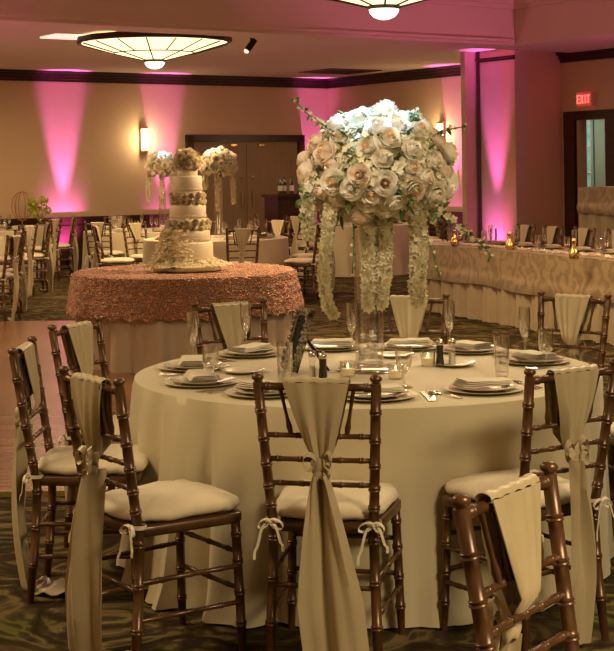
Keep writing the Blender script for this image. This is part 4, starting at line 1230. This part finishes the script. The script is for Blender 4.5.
# ware on the head table
hz = .764
def hp(s_, n_): return HA+HD*s_+HN*n_
bot = (('beside the flower branch', 455, 243), ('left of the first chair', 510, 247), ('in front of the third chair', 574, 256))
def gold_bottle(p, label, z=hz):
    t = thing('gold_votive_holder', label, 'candle holder', (p.x, p.y, z), 0, 'gold votive holders on the long table')
    mb = MB(); mb.lathe([(0, .001), (.036, .001), (.046, .02), (.048, .05), (.034, .08), (.02, .10), (.018, .15), (.024, .165), (.021, .166), (.016, .15), (0, .145)], 20); mb.build('body', 'gold', t)
    mb = MB(); mb.lathe([(.016, .165), (.016, .185), (0, .188)], 10); mb.build('candle', 'wax', t)
for w, px, py in bot:
    p = on(px, py+3, hz); gold_bottle(p, 'small gold glass candle holder on the long table '+w)
for i in range(9):
    s_ = .25+.55*i
    c = hp(s_, .50); w = 'on the long head table'
    put('charger', 'charger_plate', c.x, c.y, hz, 0, 'champagne charger plate '+w, 'charger plate', 'charger plates on the head table')
    put('plate', 'dinner_plate', c.x, c.y, hz+.006, 0, 'cream dinner plate '+w, 'plate', 'dinner plates on the head table')
    put('napkin', 'folded_napkin', c.x, c.y, hz+.019, .5, 'folded ivory napkin '+w, 'napkin', 'napkins on the head table')
    c = hp(s_+.22, .30); put('flute', 'champagne_flute', c.x, c.y, hz, 0, 'clear champagne flute '+w, 'glass', 'flutes on the head table')
    c = hp(s_+.15, .26); put('goblet', 'water_goblet', c.x, c.y, hz, 0, 'clear stemmed glass '+w, 'glass', 'goblets on the head table')
mb = MB(); q = random.Random(5)
for i in range(420):
    c = hp(q.uniform(.05, HL-.1), q.uniform(.05, .22)); blossom(mb, Vector((c.x, c.y, hz+.012)), (q.uniform(-.3, .3), q.uniform(-.3, .3), 1), .03, q, 4, .4)
tag(mb.build('rose_petals', 'petal2', smooth='flower'), 'pale pink petals strewn along the top of the long head table', 'petals', kind='stuff')
for k in range(2):
    p = on(491+k*5, 243, hz); t = thing('taper_candle', 'slim dark taper candle on the long table before the pink panel, %s of two' % ('left' if k == 0 else 'right'), 'candle', (p.x, p.y, hz))
    mb = MB(); mb.lathe([(0, 0), (.03, 0), (.03, .01), (.012, .02), (.012, .05), (.016, .06), (0, .06)], 14); mb.build('holder', 'gold', t)
    mb = MB(); mb.lathe([(.010, .055), (.009, .16), (0, .165)], 10); mb.build('candle', 'darksteel', t)
for k, px in enumerate((596, 603, 610)):
    p = at(px, 186, 16.3-.12*k); c = ro+HD*(.45+.28*k)+HN*.3
    put('goblet', 'water_goblet', c.x, c.y, 1.367, 0, 'small clear glass on the raised table at the right edge', 'glass', 'glasses on the raised table')

# ------------------------------------------------------------------ lights
WARM = (1, .70, .36); WARM2 = (1, .77, .45)
def area(name, loc, size, power, color=WARM, tgt=None, sy=None):
    o = light('AREA', name, loc, color, power, size=size)
    if sy: o.data.shape = 'RECTANGLE'; o.data.size_y = sy
    if tgt: aim(o, tgt)
    return o
K = 2.1
area('lamp_and_fill_light', (L1.x, 18.65, 2.82), 1.2, 52*K)
area('lamp_and_fill_light', (L2x, 12.4, 2.82), 1.2, 58*K)
area('lamp_and_fill_light', (-4.2, 12.4, 2.85), 1.5, 48*K)  # this and the area lights below: added fill, no fixtures built
area('lamp_and_fill_light', (4.6, 12.2, 2.85), 1.5, 45*K)
area('lamp_and_fill_light', (1.9, 6.6, 3.1), 1.2, 30*K, WARM2)
area('lamp_and_fill_light', (-2.6, 5.2, 3.1), 1.2, 40*K, WARM2)
area('lamp_and_fill_light', (2.6, 1.4, 3.1), 1.2, 118*K, WARM2)  # fill added at the right front to brighten cloth and sashes
area('lamp_and_fill_light', (-3.5, 21.5, 3.2), 1.6, 26*K)
area('lamp_and_fill_light', (-8.5, 17, 3.2), 1.6, 45*K)
area('lamp_and_fill_light', (2.2, 22.6, 3.15), 1.0, 12*K)
for p in (pS+D2*.22, pS2-D1*.22): light('POINT', 'sconce_light', (p.x, p.y, 2.2), (1, .75, .4), 7*K, shadow_soft_size=.06)
# upward glow of the bowls on the ceiling
for (x, y, z, w) in ((L1.x, 18.65, 3.31, 13), (L2x, 12.4, 3.5, 22)):
    light('POINT', 'bowl_uplight', (x, y, z), WARM2, w*K, shadow_soft_size=.1)
# added spots, standing in for the cool LED glow inside the flowers
COOL = (.30, .62, 1)
def pin(x, y, z, tgt, w, ang):
    o = light('SPOT', 'flower_fill_spot', (x, y, z), COOL, w, spot_size=R(ang), spot_blend=.7, shadow_soft_size=.03); aim(o, tgt)
pin(VX+.10, 4.5, 3.25, (VX+.03, 5.95, 1.80), 850, 12.5)
o = light('SPOT', 'flower_fill_spot', (VX-.5, 4.2, 3.25), (1, .86, .66), 230, spot_size=R(17), spot_blend=.6, shadow_soft_size=.06); aim(o, (VX, 5.95, 1.50))  # added warm fill that brightens the whole ball
pin(bx_(216, 18.3), 17.5, 3.3, (bx_(212, 18.3), 18.45, 1.88), 1300, 9)
pin(bx_(161, 21.3), 20.4, 3.3, (bx_(163, 21.3), 21.25, 1.85), 1300, 9)
pin(bx_(339, 22.4), 22.2, 3.3, (bx_(339, 22.4), 22.4, .85), 700, 7)
# point light added to grade the corridor wall beside the glazing
c = P4+D1*2.36+D2*(wb-.15)-D1*.9
light('POINT', 'corridor_light', (c.x, c.y, 2.2), (.74, 1, .80), 20, shadow_soft_size=.2)

w = bpy.data.worlds.new('world'); sc.world = w; w.use_nodes = True
w.node_tree.nodes['Background'].inputs[0].default_value = (1, .74, .46, 1)
w.node_tree.nodes['Background'].inputs[1].default_value = .15

# ------------------------------------------------------------------ camera
cam = bpy.data.cameras.new('camera'); co = bpy.data.objects.new('camera', cam); COL.objects.link(co)
cam.sensor_fit = 'HORIZONTAL'; cam.sensor_width = 36; cam.lens = F/614*36
cam.shift_y = -(325.5-172)/614
co.location = (0, 0, H); co.rotation_euler = (Matrix.Rotation(R(90), 4, 'X') @ Matrix.Rotation(-ROLL, 4, 'Z')).to_euler()
cam.dof.use_dof = False
sc.camera = co
sc.view_settings.view_transform = 'Standard'; sc.view_settings.look = 'None'
sc.view_settings.exposure = 0; sc.view_settings.gamma = 1
sc.cycles.use_denoising = True
sc.cycles.max_bounces = 6; sc.cycles.transparent_max_bounces = 24; sc.cycles.diffuse_bounces = 4
sc.cycles.sample_clamp_indirect = 4
sc.cycles.caustics_reflective = False; sc.cycles.caustics_refractive = False
